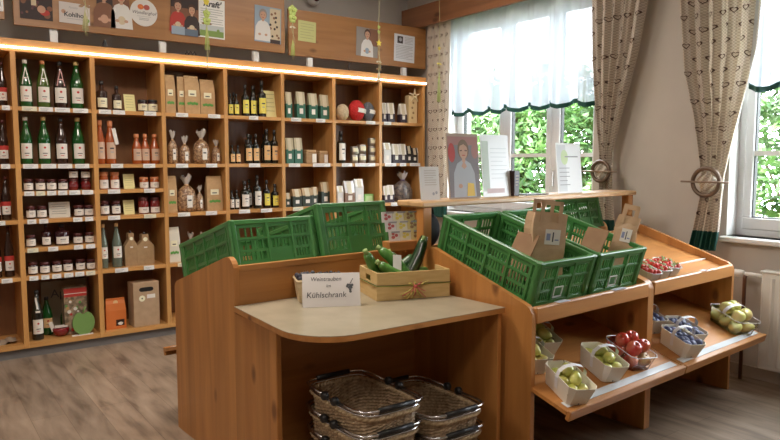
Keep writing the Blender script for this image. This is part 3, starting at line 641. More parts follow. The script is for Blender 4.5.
    if kind == 'star_gift':
        b = MB().box(-w/2, w/2, -w*.35, w*.35, 0, h, b=.003); s_ = MB()
        for q in range(5):
            t = PI/2 + q*2*PI/5; s_.prism([(0 + .016*math.cos(t-.7), .016*math.sin(t-.7)), (w*.72*math.cos(t), w*.72*math.sin(t)), (.016*math.cos(t+.7), .016*math.sin(t+.7))], -w*.5, -w*.38, 'y', None, Matrix.Translation((0.01, 0, h*1.0)))
        l = MB()
        for q in range(4): disc(l, -w*.1+w*.12*(q % 2), h*(.2+.18*q), w*.12, kraftd, -w*.355)
        return [('carved_box', b, pmat('light_wood', (.72, .55, .3), .6)), ('star', s_, pmat('light_wood2', (.78, .66, .42), .6)), ('carving', l, None)], 'carved pale wooden box with a star on top', 'gift box'
    if kind == 'apple_board':
        pts = []; 
        for i in range(40):
            t = 2*PI*i/40; rr = 1 - .30*math.exp(-((t-PI/2)/.40)**2) - .08*math.exp(-((t-3*PI/2)/.3)**2); pts.append((rr*w/2*math.cos(t), h*.44+rr*h*.44*math.sin(t)))
        b = MB().prism(pts, -.009, .009, 'y'); s_ = MB().tube([(0, 0, h*.80), (.006, 0, h*.9), (.018, 0, h)], .006, 8)
        return [('board', b, pmat('apple_green', (.17, .31, .085), .6)), ('stalk', s_, pmat('apple_green', (.17, .31, .085), .6))], 'green apple-shaped wooden board', 'board'
    if kind == 'red_print_bag':
        d = .09; b = MB().box(-w/2, w/2, -d/2, d/2, 0, h, noisy('snow_print', (.42, .30, .2), (.13, .10, .06), 26, .5, lo=.4, hi=.6), b=.002); l = MB(); rect(l, -w/2, w/2, h*.80, h*.98, redp, -d/2-.001); rect(l, -w/2, w/2, h*.86, h*.875, lab_w, -d/2-.002)
        rr = random.Random(3)
        for q in range(16): disc(l, rr.uniform(-.42, .42)*w, rr.uniform(.08, .72)*h, rr.uniform(.006, .014), [redp, lab_w, grnp, pmat('print_ochre', (.5, .3, .12), .6)][q % 4], -d/2-.0015-.0001*q)
        return [('carton_body', b, None), ('label', l, None)], 'printed gift carton with red top band', 'carton'
    if kind == 'orange_bag':
        P = mk_bag(w, h, pmat('bag_orange', (.62, .17, .035), .55), None, None, .05); l = MB(); disc(l, 0, h*.86, w*.12, lab_t, -.012); rect(l, -w*.02, w*.4, h*.1, h*.3, gl_brown, -.0255); disc(l, w*.2, h*.17, w*.13, lab_w, -.026, h*.05)
        return P + [('label', l, None)], 'orange paper bag with round sticker', 'bag'
    if kind == 'carton_box':
        d = .13; b = MB(); b.box(-w/2, w/2, -d/2, d/2, 0, h, b=.002)
        l = MB(); poly(l, [(w*.5*.55*c, h*.84+h*.05*s) for c, s in [(math.copysign(abs(math.cos(t))**.4, math.cos(t)), math.copysign(abs(math.sin(t))**.8, math.sin(t))) for t in [2*PI*i/24 for i in range(24)]]], black, -d/2-.001)
        q = MB(); disc(q, -w*.17, h*.64, w*.12, lab_c, -d/2-.001); disc(q, -w*.17, h*.64, w*.03, inkc, -d/2-.002); rect(q, w*.02, w*.34, h*.63, h*.72, lab_w, -d/2-.001)
        return [('carton_body', b, cardb), ('handle_hole', l, None), ('sticker', q, None)], 'tall brown carton with handle hole', 'carton'
    raise KeyError(kind)
ORD = ['first', 'second', 'third', 'fourth', 'fifth', 'sixth', 'seventh', 'eighth', 'ninth']
BAYN = ['leftmost, half-cut', 'second', 'third', 'fourth', 'fifth', 'sixth', 'seventh', 'rightmost']
extra = []
for it in ITEMS:
    if it[5] == 'red_jar': extra.append((it[0], it[1], it[2], it[3], it[4], 'stack_jar'))
    if it[5] == 'small_tin': 
        n = 1 if it[2] < 3.3 else 2
        extra += [(it[0], it[1], it[2], it[3], it[4], 'small_tin')]*n
GRP = {'bottle': 'bottles on the wall shelf', 'jar': 'jars on the wall shelf', 'bag': 'bags on the wall shelf', 'card': 'cards on the wall shelf', 'pouch': 'pouches on the wall shelf', 'pack': 'packs on the wall shelf', 'tin': 'tins on the wall shelf', 'yarn': 'balls of wool on the wall shelf', 'box': 'boxes on the wall shelf', 'bottle carrier': 'bottle carriers on the wall shelf'}
NAMES = {'yarn': 'wool_ball', 'card': 'note_card', 'bottle carrier': 'bottle_carrier', 'pouch': 'tea_pouch', 'pack': 'paper_pack', 'tin': 'small_tin', 'bag': 'food_bag', 'jar': 'jam_jar', 'gift box': 'gift_box', 'board': 'wooden_board', 'carton': 'carton', 'box': 'gift_box', 'bottle': 'bottle'}
count = {}; MC = {}
def shelf_name(b_, s):
    lv = {1: [0, 1, 2, 3, 4, 5, 6], 2: [0, 1, 2, 3, 5, 6]}.get(b_, [0, 1, 3, 5, 6])
    i = lv.index(s)
    return 'bottom' if i == len(lv)-1 else ['top', 'second', 'third', 'fourth', 'fifth', 'sixth'][i]
def put(it, z_extra=0, stacked=False, dy=0, note=None):
    b_, s, x, w, h, kind = it
    parts, lab, cat = product(kind, w, h, len(MC))
    key = (b_, s)
    if not stacked: count[key] = count.get(key, 0)+1
    n = count[key]
    label = note or '%s, %s from left on %s shelf of %s bay' % (lab, ORD[n-1], shelf_name(b_, s), BAYN[b_])
    if len(label.split()) > 16: label = label.replace(' from left on', ' on')
    if len(label.split()) > 16: label = label.replace('leftmost, half-cut', 'leftmost')
    depth = .05+.035
    if kind == 'apple_board': dy -= .055
    if kind == 'red_print_bag': dy += .05
    r = thing(NAMES[cat], label, cat, (x, SY+depth+dy, SZ[s]+.0005+z_extra), random.uniform(-.06, .06), GRP.get(cat))
    MC[len(MC)] = 1
    for nm, mb, m in parts: mb.build(nm, m, r)
    return r
pos = {}
for it in ITEMS:
    r = put(it); 
    b_, s, x, w, h, kind = it
    if kind == 'red_jar': put((b_, s, x, w, h, 'stack_jar'), h+.001, True, note='jam jar on a red jar, %s stack, third shelf, second bay' % ('left' if x < 1.03 else 'right'))
    if kind == 'small_tin':
        k0 = {0: 1, 1: 1, 2: 2}[pos.setdefault('t', 0)]; pos['t'] += 1
        if k0 == 1 and pos['t'] == 1: pass
        for q in range(k0): put((b_, s, x, w, h*(1 if True else 1), 'small_tin'), (q+1)*(h+.001), True, note='small round tin, %s in %s tin stack, second shelf of seventh bay' % (['second from bottom', 'topmost'][q] if k0 == 2 else 'topmost', ['left', 'middle', 'right'][pos['t']-1]))
# a second, darker row of oil bottles behind the front ones
for i, (x, w, h, s, b_) in enumerate([(2.285+.06, .04, .2, 1, 4), (2.385, .045, .235, 1, 4), (2.50, .045, .25, 1, 4), (2.36, .045, .24, 3, 4), (2.43, .045, .25, 3, 4), (2.24, .045, .2, 0, 4), (2.42, .05, .27, 0, 4)]):
    nm = ['left', 'middle', 'right', 'left', 'right', 'left', 'right'][i]
    put((b_, s, x, w, h, 'oil_bottle_tan' if s == 1 else ('oil_bottle_white' if s == 3 else 'oil_bottle_yellow')), 0, True, .12, 'dark oil bottle in the back row on %s shelf of fifth bay, %s one' % (shelf_name(4, s), nm))
# round disc tin standing upright on the middle tin stack
t = thing('small_tin', 'round white-lidded tin standing upright on the middle tin stack, seventh bay', 'tin', (3.358, SY+.085, 1.306+.075), 0, GRP['tin'])
MB().lathe([(.030, -.012), (.033, -.01), (.033, .01), (.030, .012)], 20, None, Matrix.Rotation(PI/2, 4, 'X') @ Matrix.Translation((0, .035, 0))).build('tin_body', pmat('tin_metal', (.35, .33, .3), .3, .8), t)
q = MB(); disc(q, 0, .035, .026, lab_w, -.0135); disc(q, 0, .035, .010, pmat('grey_print', (.35, .35, .36), .7), -.0145); q.build('label', None, t)
# bottom compartment extras of the second bay
for (x, h, w, gm_, nt_) in ((.93, .22, .10, gl_green, 'dark green demijohn bottle behind the printed carton, bottom shelf of second bay'), (.795, .27, .075, gl_green, 'green bottle behind the dark wine bottle, bottom shelf of second bay')):
    r = thing('bottle', nt_, 'bottle', (x, SY+.2, SZ[6]), 0, GRP['bottle'])
    for nm, mbx, m in mk_bottle(w, h, gm_, lab_t, lid_k, 'wine', (.2, .45)): mbx.build(nm, m, r)
r = thing('sugar_bowl', 'dark red bowl with white folded card in it, bottom shelf of second bay', 'bowl', (.865, SY+.10, SZ[6]))
MB().lathe([(.03, 0), (.05, .02), (.056, .05), (.05, .062), (.047, .06)], 20).build('bowl', pmat('bowl_red', (.22, .01, .015), .2, coat=.6), r)
MB().box(-.045, -.02, -.002, .002, .05, .12, None, Matrix.Rotation(-.3, 4, 'Y')).box(-.04, .04, -.02, .02, .062, .072).build('folded_card', lab_w, r)
r = thing('wooden_sign', 'pale board with dark lettering standing behind the items, bottom shelf of second bay', 'sign', (.93, SY+.31, SZ[6]))
q = MB(); q.box(-.15, .15, -.008, .008, 0, .36, pmat('sign_board_beige', (.30, .25, .17), .7)); textmesh(q, 'Apfel', 0.0, .24, .085, inkc, None, 0, -.009); q.build('board', None, r)
r = thing('cloth_remnant', 'crumpled beige cloth on the bottom shelf of the leftmost bay', 'cloth', (.49, SY+.12, SZ[6]))
MB().grid(lambda u, v: ((u-.5)*.2, (v-.5)*.14, .012+.010*math.sin(9*u)*math.cos(7*v)+.006*math.sin(20*u+5*v)), 20, 14).build('cloth', pmat('cloth_beige', (.35, .27, .2), .8), r)
r = thing('paper_strip', 'white folded leaflet lying before the green apple board, bottom shelf of second bay', 'leaflet', (.99, SY+.028, SZ[6]))
MB().box(-.07, .07, -.012, .012, 0, .006, b=.001).build('leaflet', lab_w, r)
# brown bags in the shaded fourth shelf of bay 4
for i, (x, w) in enumerate(((1.83, .09), (1.93, .08))):
    put((3, 5, x, w, .21, 'cello_bag'), 0, True, .06, 'cellophane noodle bag in the shade beside the cream bag, %s of two' % ['left', 'right'][i])
# ------------------------------------------------------------------ poster boards above the shelf
PY = 5.02
def board(name_label, x0, x1, z0, z1):
    o = thing('poster_board', name_label, 'board', ((x0+x1)/2, PY, z0), group='poster boards above the wall shelf')
    q = (x0+x1)/2
    MB().box(x0-q, x1-q, 0, .022, 0, z1-z0, b=.002).build('board', posterwood, o)
    return o
bA = board('short end of a pine poster board at the far left above the shelf', .1, .605, 2.24, 2.72)
bB = board('long pine poster board carrying photos and the round logo', .655, 2.625, 2.215, 2.68)
bC = board('shorter pine poster board with a yellow note and two papers', 2.66, 4.13, 2.205, 2.585)
brk = pmat('bracket_white', (.78, .78, .77), .4)
for x, bo in ((.89, bB), (1.62, bB), (2.364, bB), (2.86, bC), (3.867, bC)):
    MB().box(x-.023-bo.location.x, x+.023-bo.location.x, -.006, -.001, 2.124-bo.location.z, 2.200-bo.location.z).box(x-.023-bo.location.x, x+.023-bo.location.x, -.001, .05, 2.124-bo.location.z, 2.127-bo.location.z).box(x-.023-bo.location.x, x+.023-bo.location.x, .023, .027, 2.127-bo.location.z, 2.25-bo.location.z).build('bracket', brk, bo)
def poster(name, label, cat, x0, x1, z0, z1, paint, sheet=white, tilt=0, y=None, group='pictures on the poster boards', loc=None, rz=0, lean=0, thick=.002):
    w, h = x1-x0, z1-z0
    o = thing(name, label, cat, loc or ((x0+x1)/2, (PY-.002) if y is None else y, z0), group=group, rot=(-lean, tilt, rz))
    if paint != 'round':
        MB().box(-w/2, w/2, -thick, 0, 0, h).build('sheet', sheet, o)
    return o, w, h
pg = pmat('grey_print', (.35, .35, .36), .7); skin = pmat('print_skin', (.55, .32, .22), .7); pw = pmat('print_white', (.7, .68, .66), .7); pdk = pmat('print_dark', (.05, .035, .035), .7)
pbr = pmat('print_brown', (.22, .10, .06), .7); prd = pmat('print_scarlet', (.45, .05, .04), .7); pbl = pmat('print_blue', (.30, .38, .48), .7); pgr = pmat('print_grass', (.22, .34, .10), .7); pcr = pmat('print_cream', (.6, .5, .35), .7); phair = pmat('print_hair', (.08, .04, .03), .7)
def person_print(mb, x, zb, s, shirt, hair=phair, y=-.0034, holding=None):
    poly(mb, [(x-.5*s, zb), (x-.46*s, zb+.75*s), (x-.3*s, zb+1.05*s), (x-.1*s, zb+1.15*s), (x+.1*s, zb+1.15*s), (x+.3*s, zb+1.05*s), (x+.46*s, zb+.75*s), (x+.5*s, zb)], shirt, y)
    rect(mb, x-.07*s, x+.07*s, zb+1.1*s, zb+1.28*s, skin, y-.0002)
    disc(mb, x, zb+1.5*s, .25*s, hair, y-.0003, .31*s); disc(mb, x, zb+1.44*s, .19*s, skin, y-.0005, .25*s)
    poly(mb, [(x-.17*s, zb+1.60*s), (x+.02*s, zb+1.66*s), (x+.17*s, zb+1.58*s), (x+.13*s, zb+1.72*s), (x-.13*s, zb+1.72*s)], hair, y-.0006)
    for e_ in (-1, 1): disc(mb, x+e_*.08*s, zb+1.46*s, .022*s, phair, y-.0007)
    rect(mb, x-.07*s, x+.07*s, zb+1.30*s, zb+1.325*s, prd, y-.0007)
    for e_ in (-1, 1): disc(mb, x+e_*.2*s, zb+.35*s, .09*s, skin, y-.0004, .07*s)
    if holding: disc(mb, x, zb+.38*s, .18*s, holding, y-.0003, .2*s)
def text_lines(mb, x0, x1, z0, z1, n, m=pg, y=-.0032):
    for i in range(n):
        z = z1-(z1-z0)*i/max(1, n-1); rect(mb, x0, x1-(x1-x0)*(.25 if i % 4 == 3 else .04*(i % 2)), z-.002, z+.002, m, y)
Y_ = -.0028
o, w, h = poster('poster', 'white poster cut by the left edge of the picture, with dark red letters', 'poster', .42, .60, 2.29, 2.62, 1)
q = MB(); textmesh(q, 'N', .055, .035, .05, inkc, None, 0, Y_, bold=.002); disc(q, .06, .13, .05, prd, Y_); text_lines(q, -.08, .0, .05, .25, 6); q.build('print', None, o)
o, w, h = poster('photo', 'dark photo of a market stall, first picture on the long board', 'photo', .693, .888, 2.262, 2.60, 1, pdk)
q = MB(); rr = random.Random(5)
for i in range(40): disc(q, rr.uniform(-.45, .45)*w, rr.uniform(.06, .94)*h, rr.uniform(.006, .02), [pbr, pdk, pmat('print_plum', (.12, .05, .06), .7), pbr][i % 4], Y_-.00001*i)
rect(q, -.03, .0, .09, .15, pcr, Y_-.001); disc(q, .03, .07, .025, skin, Y_-.0012); disc(q, .05, .05, .03, prd, Y_-.0011, .02); q.build('print', None, o)
o, w, h = poster('sign', 'white landscape sign lettered Kohlhof on the long board', 'sign', .926, 1.12, 2.262, 2.40, 1, pmat('sign_grey_white', (.62, .57, .55), .7), tilt=.02)
q = MB(); textmesh(q, 'Kohlhof', .0, .045, .042, inkc, None, 0, Y_, bold=.001); textmesh(q, 'Familie', -.01, .1, .02, pg, None, .2, Y_); disc(q, -.07, .075, .014, skin, Y_); rect(q, -.05, .06, .03, .033, pg, Y_); disc(q, .08, .03, .014, pgr, Y_); disc(q, .075, .012, .010, pgr, Y_-.0002); q.build('print', None, o)
o, w, h = poster('photo', 'narrow photo of a person in dark clothes, left of the person in white', 'photo', 1.168, 1.275, 2.262, 2.60, 1, pdk)
q = MB(); person_print(q, -.005, 0, .15, pbr, holding=skin); q.build('print', None, o)
o, w, h = poster('photo', 'photo of a person in a white coat, beside the round logo', 'photo', 1.277, 1.388, 2.265, 2.60, 1, pbr)
q = MB(); person_print(q, 0, 0, .15, pw, holding=pcr); q.build('print', None, o)
o, w, h = poster('round_sign', 'round white logo sign with an orange emblem and script lettering', 'sign', 1.394, 1.582, 2.30, 2.49, 'round')
MB().prism([(.096*math.cos(2*PI*i/40), .096+.096*math.sin(2*PI*i/40)) for i in range(40)], -.003, 0, 'y').build('sheet', pmat('sign_grey_white2', (.70, .68, .66), .6), o)
q = MB(); disc(q, -.022, .135, .022, pmat('emblem_orange', (.66, .17, .05), .6), -.0036, .019); disc(q, .02, .135, .022, pmat('emblem_red', (.42, .10, .08), .6), -.0038, .019); disc(q, -.018, .137, .008, orgp, -.004); textmesh(q, 'Wandlerghof', 0, .085, .032, inkc, None, .3, -.0036); rect(q, -.05, .05, .068, .070, pg, -.0036); text_lines(q, -.035, .035, .045, .055, 2, pg, -.0036); q.build('print', None, o)
o, w, h = poster('photo', 'photo of two people holding produce, one in red, right of the round logo', 'photo', 1.68, 1.888, 2.268, 2.60, 1, pbr, tilt=.02)
q = MB(); rect(q, -.104, .104, .2, .335, pdk, Y_); person_print(q, -.05, .02, .13, prd, holding=pcr); person_print(q, .055, .01, .125, pdk, holding=pcr, y=-.0045); rect(q, -.1, 0, .0, .06, pbl, -.0058); rect(q, 0, .1, 0, .05, pmat('print_denim', (.12, .16, .22), .7), -.0058); q.build('print', None, o)
o, w, h = poster('poster', 'white poster headed Kraft with a green landscape at its foot', 'poster', 1.893, 2.10, 2.270, 2.565, 1, tilt=.02)
q = MB(); textmesh(q, "Kraft'", .0, .235, .062, inkc, None, .25, Y_, bold=.002); text_lines(q, -.09, .09, .11, .215, 7); rect(q, -.095, .095, .01, .055, pgr, Y_); rect(q, -.095, .095, .055, .095, pmat('print_sky', (.5, .54, .55), .7), Y_); disc(q, .05, .06, .012, pgr, Y_-.0003); q.build('print', None, o)
o, w, h = poster('photo', 'photo of a person in white beside kitchen shelves, right end of the long board', 'photo', 2.35, 2.585, 2.285, 2.57, 1, pbl, tilt=.03)
q = MB(); rect(q, .015, .11, .01, .275, pcr, Y_); person_print(q, -.045, .01, .14, pw, pmat('print_grey_hair', (.3, .27, .25), .7)); rr = random.Random(9)
for i in range(12): disc(q, rr.uniform(.02, .105), rr.uniform(.03, .26), .01, [pdk, pbr][i % 2], Y_-.0003)
rect(q, .02, .11, .0, .03, pdk, -.0036); q.build('print', None, o)
o, w, h = poster('note', 'yellow-green handwritten note on the shorter board', 'note', 2.745, 2.915, 2.33, 2.50, 1, pmat('note_yellow', (.55, .56, .24), .7), tilt=.03)
q = MB(); text_lines(q, -.065, .065, .03, .145, 6, pmat('ink_soft', (.38, .36, .18), .7)); q.build('print', None, o)
o, w, h = poster('photo', 'photo of a dark-haired person in white on the shorter board', 'photo', 3.325, 3.56, 2.262, 2.515, 1, pmat('print_grey', (.28, .25, .23), .7), tilt=.03)
q = MB(); rect(q, .02, .115, .1, .25, pbr, Y_); person_print(q, .0, .0, .135, pw, holding=pbl); q.build('print', None, o)
o, w, h = poster('info_sheet', 'white printed sheet with a small dark picture, right end of the shorter board', 'sheet', 3.745, 3.985, 2.252, 2.50, 1, pmat('sheet_bluish', (.66, .67, .70), .7), tilt=.03)
q = MB(); rect(q, -.085, -.02, .165, .23, pdk, Y_); disc(q, -.05, .2, .018, pg, Y_-.0003); text_lines(q, .0, .1, .17, .225, 5); text_lines(q, -.1, .1, .03, .145, 9); q.build('print', None, o)
for x, lb in ((1.208, 'small dark pine cone on top of the shelf below the round logo'), (1.822, 'small dark metal clip lying on the shelf top below the photo of two people'), (3.243, 'black hook standing on the shelf top below the dark-haired person photo'), (3.59, 'short black hook on the shelf top beneath the hanging star garland')):
    o = thing('pine_cone' if 'cone' in lb else ('metal_clip' if 'clip' in lb else 'metal_hook'), lb, 'decoration', (x, SY+.012, 2.1225)); m_ = MB()
    if 'cone' in lb:
        for k in range(5): m_.lathe([(.004, .009*k), (.026-.004*k, .004+.009*k), (.004, .012+.009*k)], 10)
    elif 'clip' in lb: m_.tube([(-.04, 0, .004), (-.03, 0, .03), (-.02, 0, .006), (0, 0, .028), (.015, 0, .006), (.03, 0, .03), (.04, 0, .005)], .005, 8)
    else: m_.tube([(0, 0, 0), (-.006, 0, .02), (.0, 0, .05), (.014, 0, .062)], .006, 8)
    m_.build('body', dgrey, o)
# surveillance camera high on the wall
o = thing('security_camera', 'small white camera with a dark red lens on the wall above the shelf', 'camera', (3.06, WY-.01, 2.80))
MB().box(-.03, .03, 0, .01, -.01, .06, b=.002).build('mount', brk, o)
MB().ball((0, -.05, -.04), .055, 20, sz=.9).build('housing', brk, o)
MB().lathe([(.03, 0), (.034, .006), (.02, .012), (.001, .012)], 18, None, Matrix.Translation((-.0, -.1, -.03)) @ Matrix.Rotation(PI/2, 4, 'X')).build('lens', pmat('lens_red', (.1, .02, .02), .15, coat=1), o)
# garlands hanging from the ceiling
gy = pmat('garland_yellow', (.75, .62, .08), .6); gg = pmat('garland_green', (.42, .52, .14), .6); gs = pmat('garland_string', (.45, .42, .22), .7); gb = pmat('garland_brown', (.28, .17, .09), .7); gw = pmat('garland_cream', (.62, .58, .44), .7)
def flower(mb, x, z, r, m, n=5, y=0):
    for k in range(n):
        t = 2*PI*k/n+.3; mb.ball((x+r*.55*math.cos(t), y+.004*math.sin(k*2), z+r*.55*math.sin(t)), r*.5, 8, sy=.3)
    mb.ball((x, y-.004, z), r*.28, 8)
def garland(x, zend, label, items, two=False):
    o = thing('garland', label, 'garland', (x, 4.6, CH-.002), group='garlands hanging from the ceiling')
    s_ = MB(); L_ = zend-CH
    s_.tube([(.004*math.sin(k*1.3), 0, L_*k/14) for k in range(15)], .0022, 6)
    if two: s_.tube([(.012*math.sin(k*.9)+.012*(k/14), .004, L_*(.6+.4*k/14)) for k in range(15)], .0018, 6)
    s_.build('string', gs, o)
    for kind, z, r, m in items:
        q = MB(); zz = z-CH
        if kind == 'flower': flower(q, 0, zz, r, m)
        elif kind == 'star': q.prism([((r if i % 2 == 0 else r*.45)*math.cos(PI/2+PI*i/5), zz+(r if i % 2 == 0 else r*.45)*math.sin(PI/2+PI*i/5)) for i in range(10)], -.004, .004, 'y')
        elif kind == 'leaf':
            for s2 in (-1, 1): q.grid(lambda u, v, s2=s2: (s2*r*u, .006*math.sin(PI*u)-.002, zz+(v-.5)*r*.5*math.sin(PI*min(1, u+.05))-.3*r*u), 8, 4)
        elif kind == 'tassel':
            for k in range(7): q.tube([(0, 0, zz), (.006*(k-3)*.7, .003*(k % 3), zz-r*.5), (.006*(k-3), .002, zz-r)], .002, 5)
        elif kind == 'bow': q.tube([(0, 0, zz), (-r*.5, 0, zz+r*.6), (-r*.6, 0, zz), (0, 0, zz), (r*.6, 0, zz), (r*.5, 0, zz+r*.6), (0, 0, zz)], .004, 6)
        q.build({'flower': 'flower', 'star': 'star', 'leaf': 'leaf', 'tassel': 'tassel', 'bow': 'bow'}[kind], m, o)
garland(1.0, 2.12, 'faint garland with green ribbon and brown leaves, leftmost, before the Kohlhof sign', [('bow', 2.40, .035, gg), ('leaf', 2.31, .04, gb), ('tassel', 2.28, .13, gs), ('leaf', 2.36, .03, gw)], True)
garland(1.796, 1.97, 'garland with yellow and green blossoms hanging before the Kraft poster', [('flower', 2.44, .022, gy), ('flower', 2.36, .028, gg), ('leaf', 2.30, .04, gb), ('flower', 2.31, .030, gg), ('tassel', 2.27, .16, gg)], True)
garland(2.473, 2.10, 'garland with a large green blossom near the gap between the poster boards', [('flower', 2.47, .04, gg), ('flower', 2.41, .035, gg), ('leaf', 2.35, .03, gw), ('tassel', 2.25, .12, gg)], True)
garland(3.279, 1.99, 'garland with small yellow star before the dark-haired person photo', [('flower', 2.44, .016, gg), ('flower', 2.40, .016, gg), ('star', 2.31, .028, gy), ('leaf', 2.16, .03, gw), ('leaf', 2.10, .035, gb), ('tassel', 2.08, .09, gw)], True)
garland(3.941, 1.85, 'garland with yellow bead and pale tassel beside the left curtain', [('flower', 2.33, .016, gy), ('leaf', 2.20, .03, gy), ('bow', 2.16, .02, gb), ('tassel', 2.12, .26, gg), ('leaf', 2.08, .03, gb)], True)

# ------------------------------------------------------------------ sheer valances, pelmet and curtains
tag(MB().box(4.02, 4.05, 2.45, 5.26, 2.585, 2.78, b=.002).build('pelmet', pelwood), 'dark wooden pelmet board along the top of the left window', 'pelmet')
sheer = bpy.data.materials.new('sheer_white'); sheer.use_nodes = True; nt = sheer.node_tree; nt.nodes.clear(); NN = nt.nodes.new
o_ = NN('ShaderNodeOutputMaterial'); tr_ = NN('ShaderNodeBsdfTransparent'); tl_ = NN('ShaderNodeBsdfTranslucent'); df_ = NN('ShaderNodeBsdfDiffuse'); m1 = NN('ShaderNodeMixShader'); m2 = NN('ShaderNodeMixShader')
tl_.inputs[0].default_value = (.33, .36, .41, 1); df_.inputs[0].default_value = (.80, .82, .84, 1); tr_.inputs[0].default_value = (1, 1, 1, 1)
m1.inputs[0].default_value = .35; m2.inputs[0].default_value = .09
nt.links.new(tl_.outputs[0], m1.inputs[1]); nt.links.new(df_.outputs[0], m1.inputs[2]); nt.links.new(m1.outputs[0], m2.inputs[1]); nt.links.new(tr_.outputs[0], m2.inputs[2]); nt.links.new(m2.outputs[0], o_.inputs[0])
hemg = pmat('hem_dark_green', (.008, .075, .06), .6)
def valance(label, y0, y1, zb, zt, X, seed):
    o = thing('valance', label, 'valance', (X, (y0+y1)/2, zt), group='white sheer valances')
    ph = seed*1.7; n = 4.4*(y1-y0)
    def F(u, v, k=1):
        y = (u-.5)*(y1-y0); a = .012+.030*(1-v)
        return (a*math.sin(2*PI*n*u+ph+.6*math.sin(5*u+ph)) + .5*a*math.sin(2*PI*n*.43*u+1)+.3*a*math.sin(2*PI*n*3.1*u), y, (v-1)*(zt-zb) + (1-v)*.020*math.sin(2*PI*n*u+ph+1.2))
    MB().grid(F, 260, 16).build('sheer_cloth', sheer, o)
    def G(u, v):
        a = F(u, 0); b_ = F(u, .03); t = v
        return (a[0]-.002, a[1], a[2]-.016+.034*t)
    MB().grid(G, 260, 2).build('green_hem', hemg, o)
valance('white sheer valance with dark green hem, over the left window', 3.06, 4.66, 1.76, 2.68, 4.105, 1)
valance('white sheer valance with dark green hem, over the right window', .5, 1.95, 1.76, 2.68, 4.105, 2)
# checked curtain fabric
cm = pmat('curtain_check', (.4, .33, .25), .85); nt = cm.node_tree; N = nt.nodes; L = nt.links; b = N['Principled BSDF']
tc = N.new('ShaderNodeTexCoord'); ck = N.new('ShaderNodeTexChecker'); ck.inputs['Scale'].default_value = 110; ck.inputs['Color1'].default_value = (.46, .395, .325, 1); ck.inputs['Color2'].default_value = (.68, .61, .53, 1)
mpc = N.new('ShaderNodeMapping'); mpc.inputs['Scale'].default_value = (0, 1, 1); mpc.inputs['Location'].default_value = (.003, 0, 0); L.new(tc.outputs['Object'], mpc.inputs[0])
L.new(mpc.outputs[0], ck.inputs['Vector']); L.new(ck.outputs['Color'], b.inputs['Base Color'])
tlc = N.new('ShaderNodeBsdfTranslucent'); tlc.inputs[0].default_value = (.55, .45, .34, 1); mc = N.new('ShaderNodeMixShader'); mc.inputs[0].default_value = .22
L.new(b.outputs[0], mc.inputs[1]); L.new(tlc.outputs[0], mc.inputs[2]); L.new(mc.outputs[0], N['Material Output'].inputs[0])
heartm = pmat('heart_print', (.10, .055, .04), .8)
def interp(tab, z):
    tab = sorted(tab)
    if z <= tab[0][0]: return tab[0][1]
    for (a, p), (c, q) in zip(tab, tab[1:]):
        if z <= c: t = (z-a)/(c-a); return p+(q-p)*t
    return tab[-1][1]
def curtain(label, lt, rt, zt, zb, X, seed, rosette=None, ring_r=.078, green=.13, nf=5, amp=.028):
    """lt / rt: (z, y) tables for the edge nearer the camera's left (larger y) and right"""
    yc = (lt[-1][1]+rt[-1][1])/2
    o = thing('curtain', label, 'curtain', (X, yc, zb), group='heart-patterned curtains')
    def F(u, v, off=0):
        z = zb+(zt-zb)*v; yl = interp(lt, z); yr = interp(rt, z); w = abs(yl-yr)
        y = yl+(yr-yl)*u; a = amp*min(1, w/.35+.25)
        x = a*math.sin(2*PI*nf*u+seed+.5*math.sin(2.2*v+seed)) + .35*a*math.sin(2*PI*nf*2.3*u+2*seed+v*3)
        return (x-off, y-yc, z-zb)
    vg = green/(zt-zb)
    fb = MB().grid(lambda u, v: F(u, vg+(1-vg)*v), 110, 60, cm)
    MB().grid(lambda u, v: F(u, vg*v), 90, 4).build('green_border', hemg, o)
    hm = fb; H = zt-zb
    pts = [(16*math.sin(t)**3/17, (13*math.cos(t)-5*math.cos(2*t)-2*math.cos(3*t)-math.cos(4*t))/17) for t in [2*PI*i/22 for i in range(22)]]
    # hearts are printed on the flat cloth: about .5 m of cloth gathered into the width
    nrow = int(H/.085)
    for rI in range(nrow):
        v0 = (rI+.6)/nrow; z = zb+H*v0; w = abs(interp(lt, z)-interp(rt, z)); nc = max(2, round(w/.085))
        for cI in range(nc):
            u0 = (cI+.3+(.5 if rI % 2 else 0))/(nc+.3)
            if u0 > .95: continue
            su = .0195/max(w, .2); sv = .022/H
            if v0 < vg+.03: continue
            if rosette and abs(z-rosette[1]) < .09: continue
            ring = [F(min(1, max(0, u0+p[0]*su)), v0+p[1]*sv, .0035) for p in pts]
            inn = [F(min(1, max(0, u0+p[0]*su*.64)), v0+p[1]*sv*.64, .0038) for p in pts]
            n = len(pts); hm.add(ring+inn, [(i, (i+1) % n, n+(i+1) % n, n+i) for i in range(n)], heartm)
    fb.build('fabric', None, o)
    if rosette:
        ry, rz_ = rosette; ring = MB(); cy, cz = ry-yc, rz_-zb
        R_ = ring_r
        ring.tube([(-.075, cy+R_*math.cos(t), cz+R_*math.sin(t)) for t in [2*PI*i/32 for i in range(32)]], .013, 10, closed=True)
        ring = ring.build('tieback_ring', pmat('ring_bronze', (.16, .11, .08), .35, .4), o)
        MB().tube([(-.095, cy-.15, cz), (-.095, cy+.15, cz)], .006, 8).build('tieback_rod', pmat('rod_bronze', (.3, .22, .16), .35, .4), o)
        MB().grid(lambda u, v: (-.06-.03*math.sin(PI*u)*math.sin(PI*v)-.012*math.sin(14*u+9*v), cy+(u-.5)*.13*math.sin(PI*(v*.9+.05)), cz+(v-.5)*.13), 26, 26).build('gathered_fabric', cm, o)
    return o
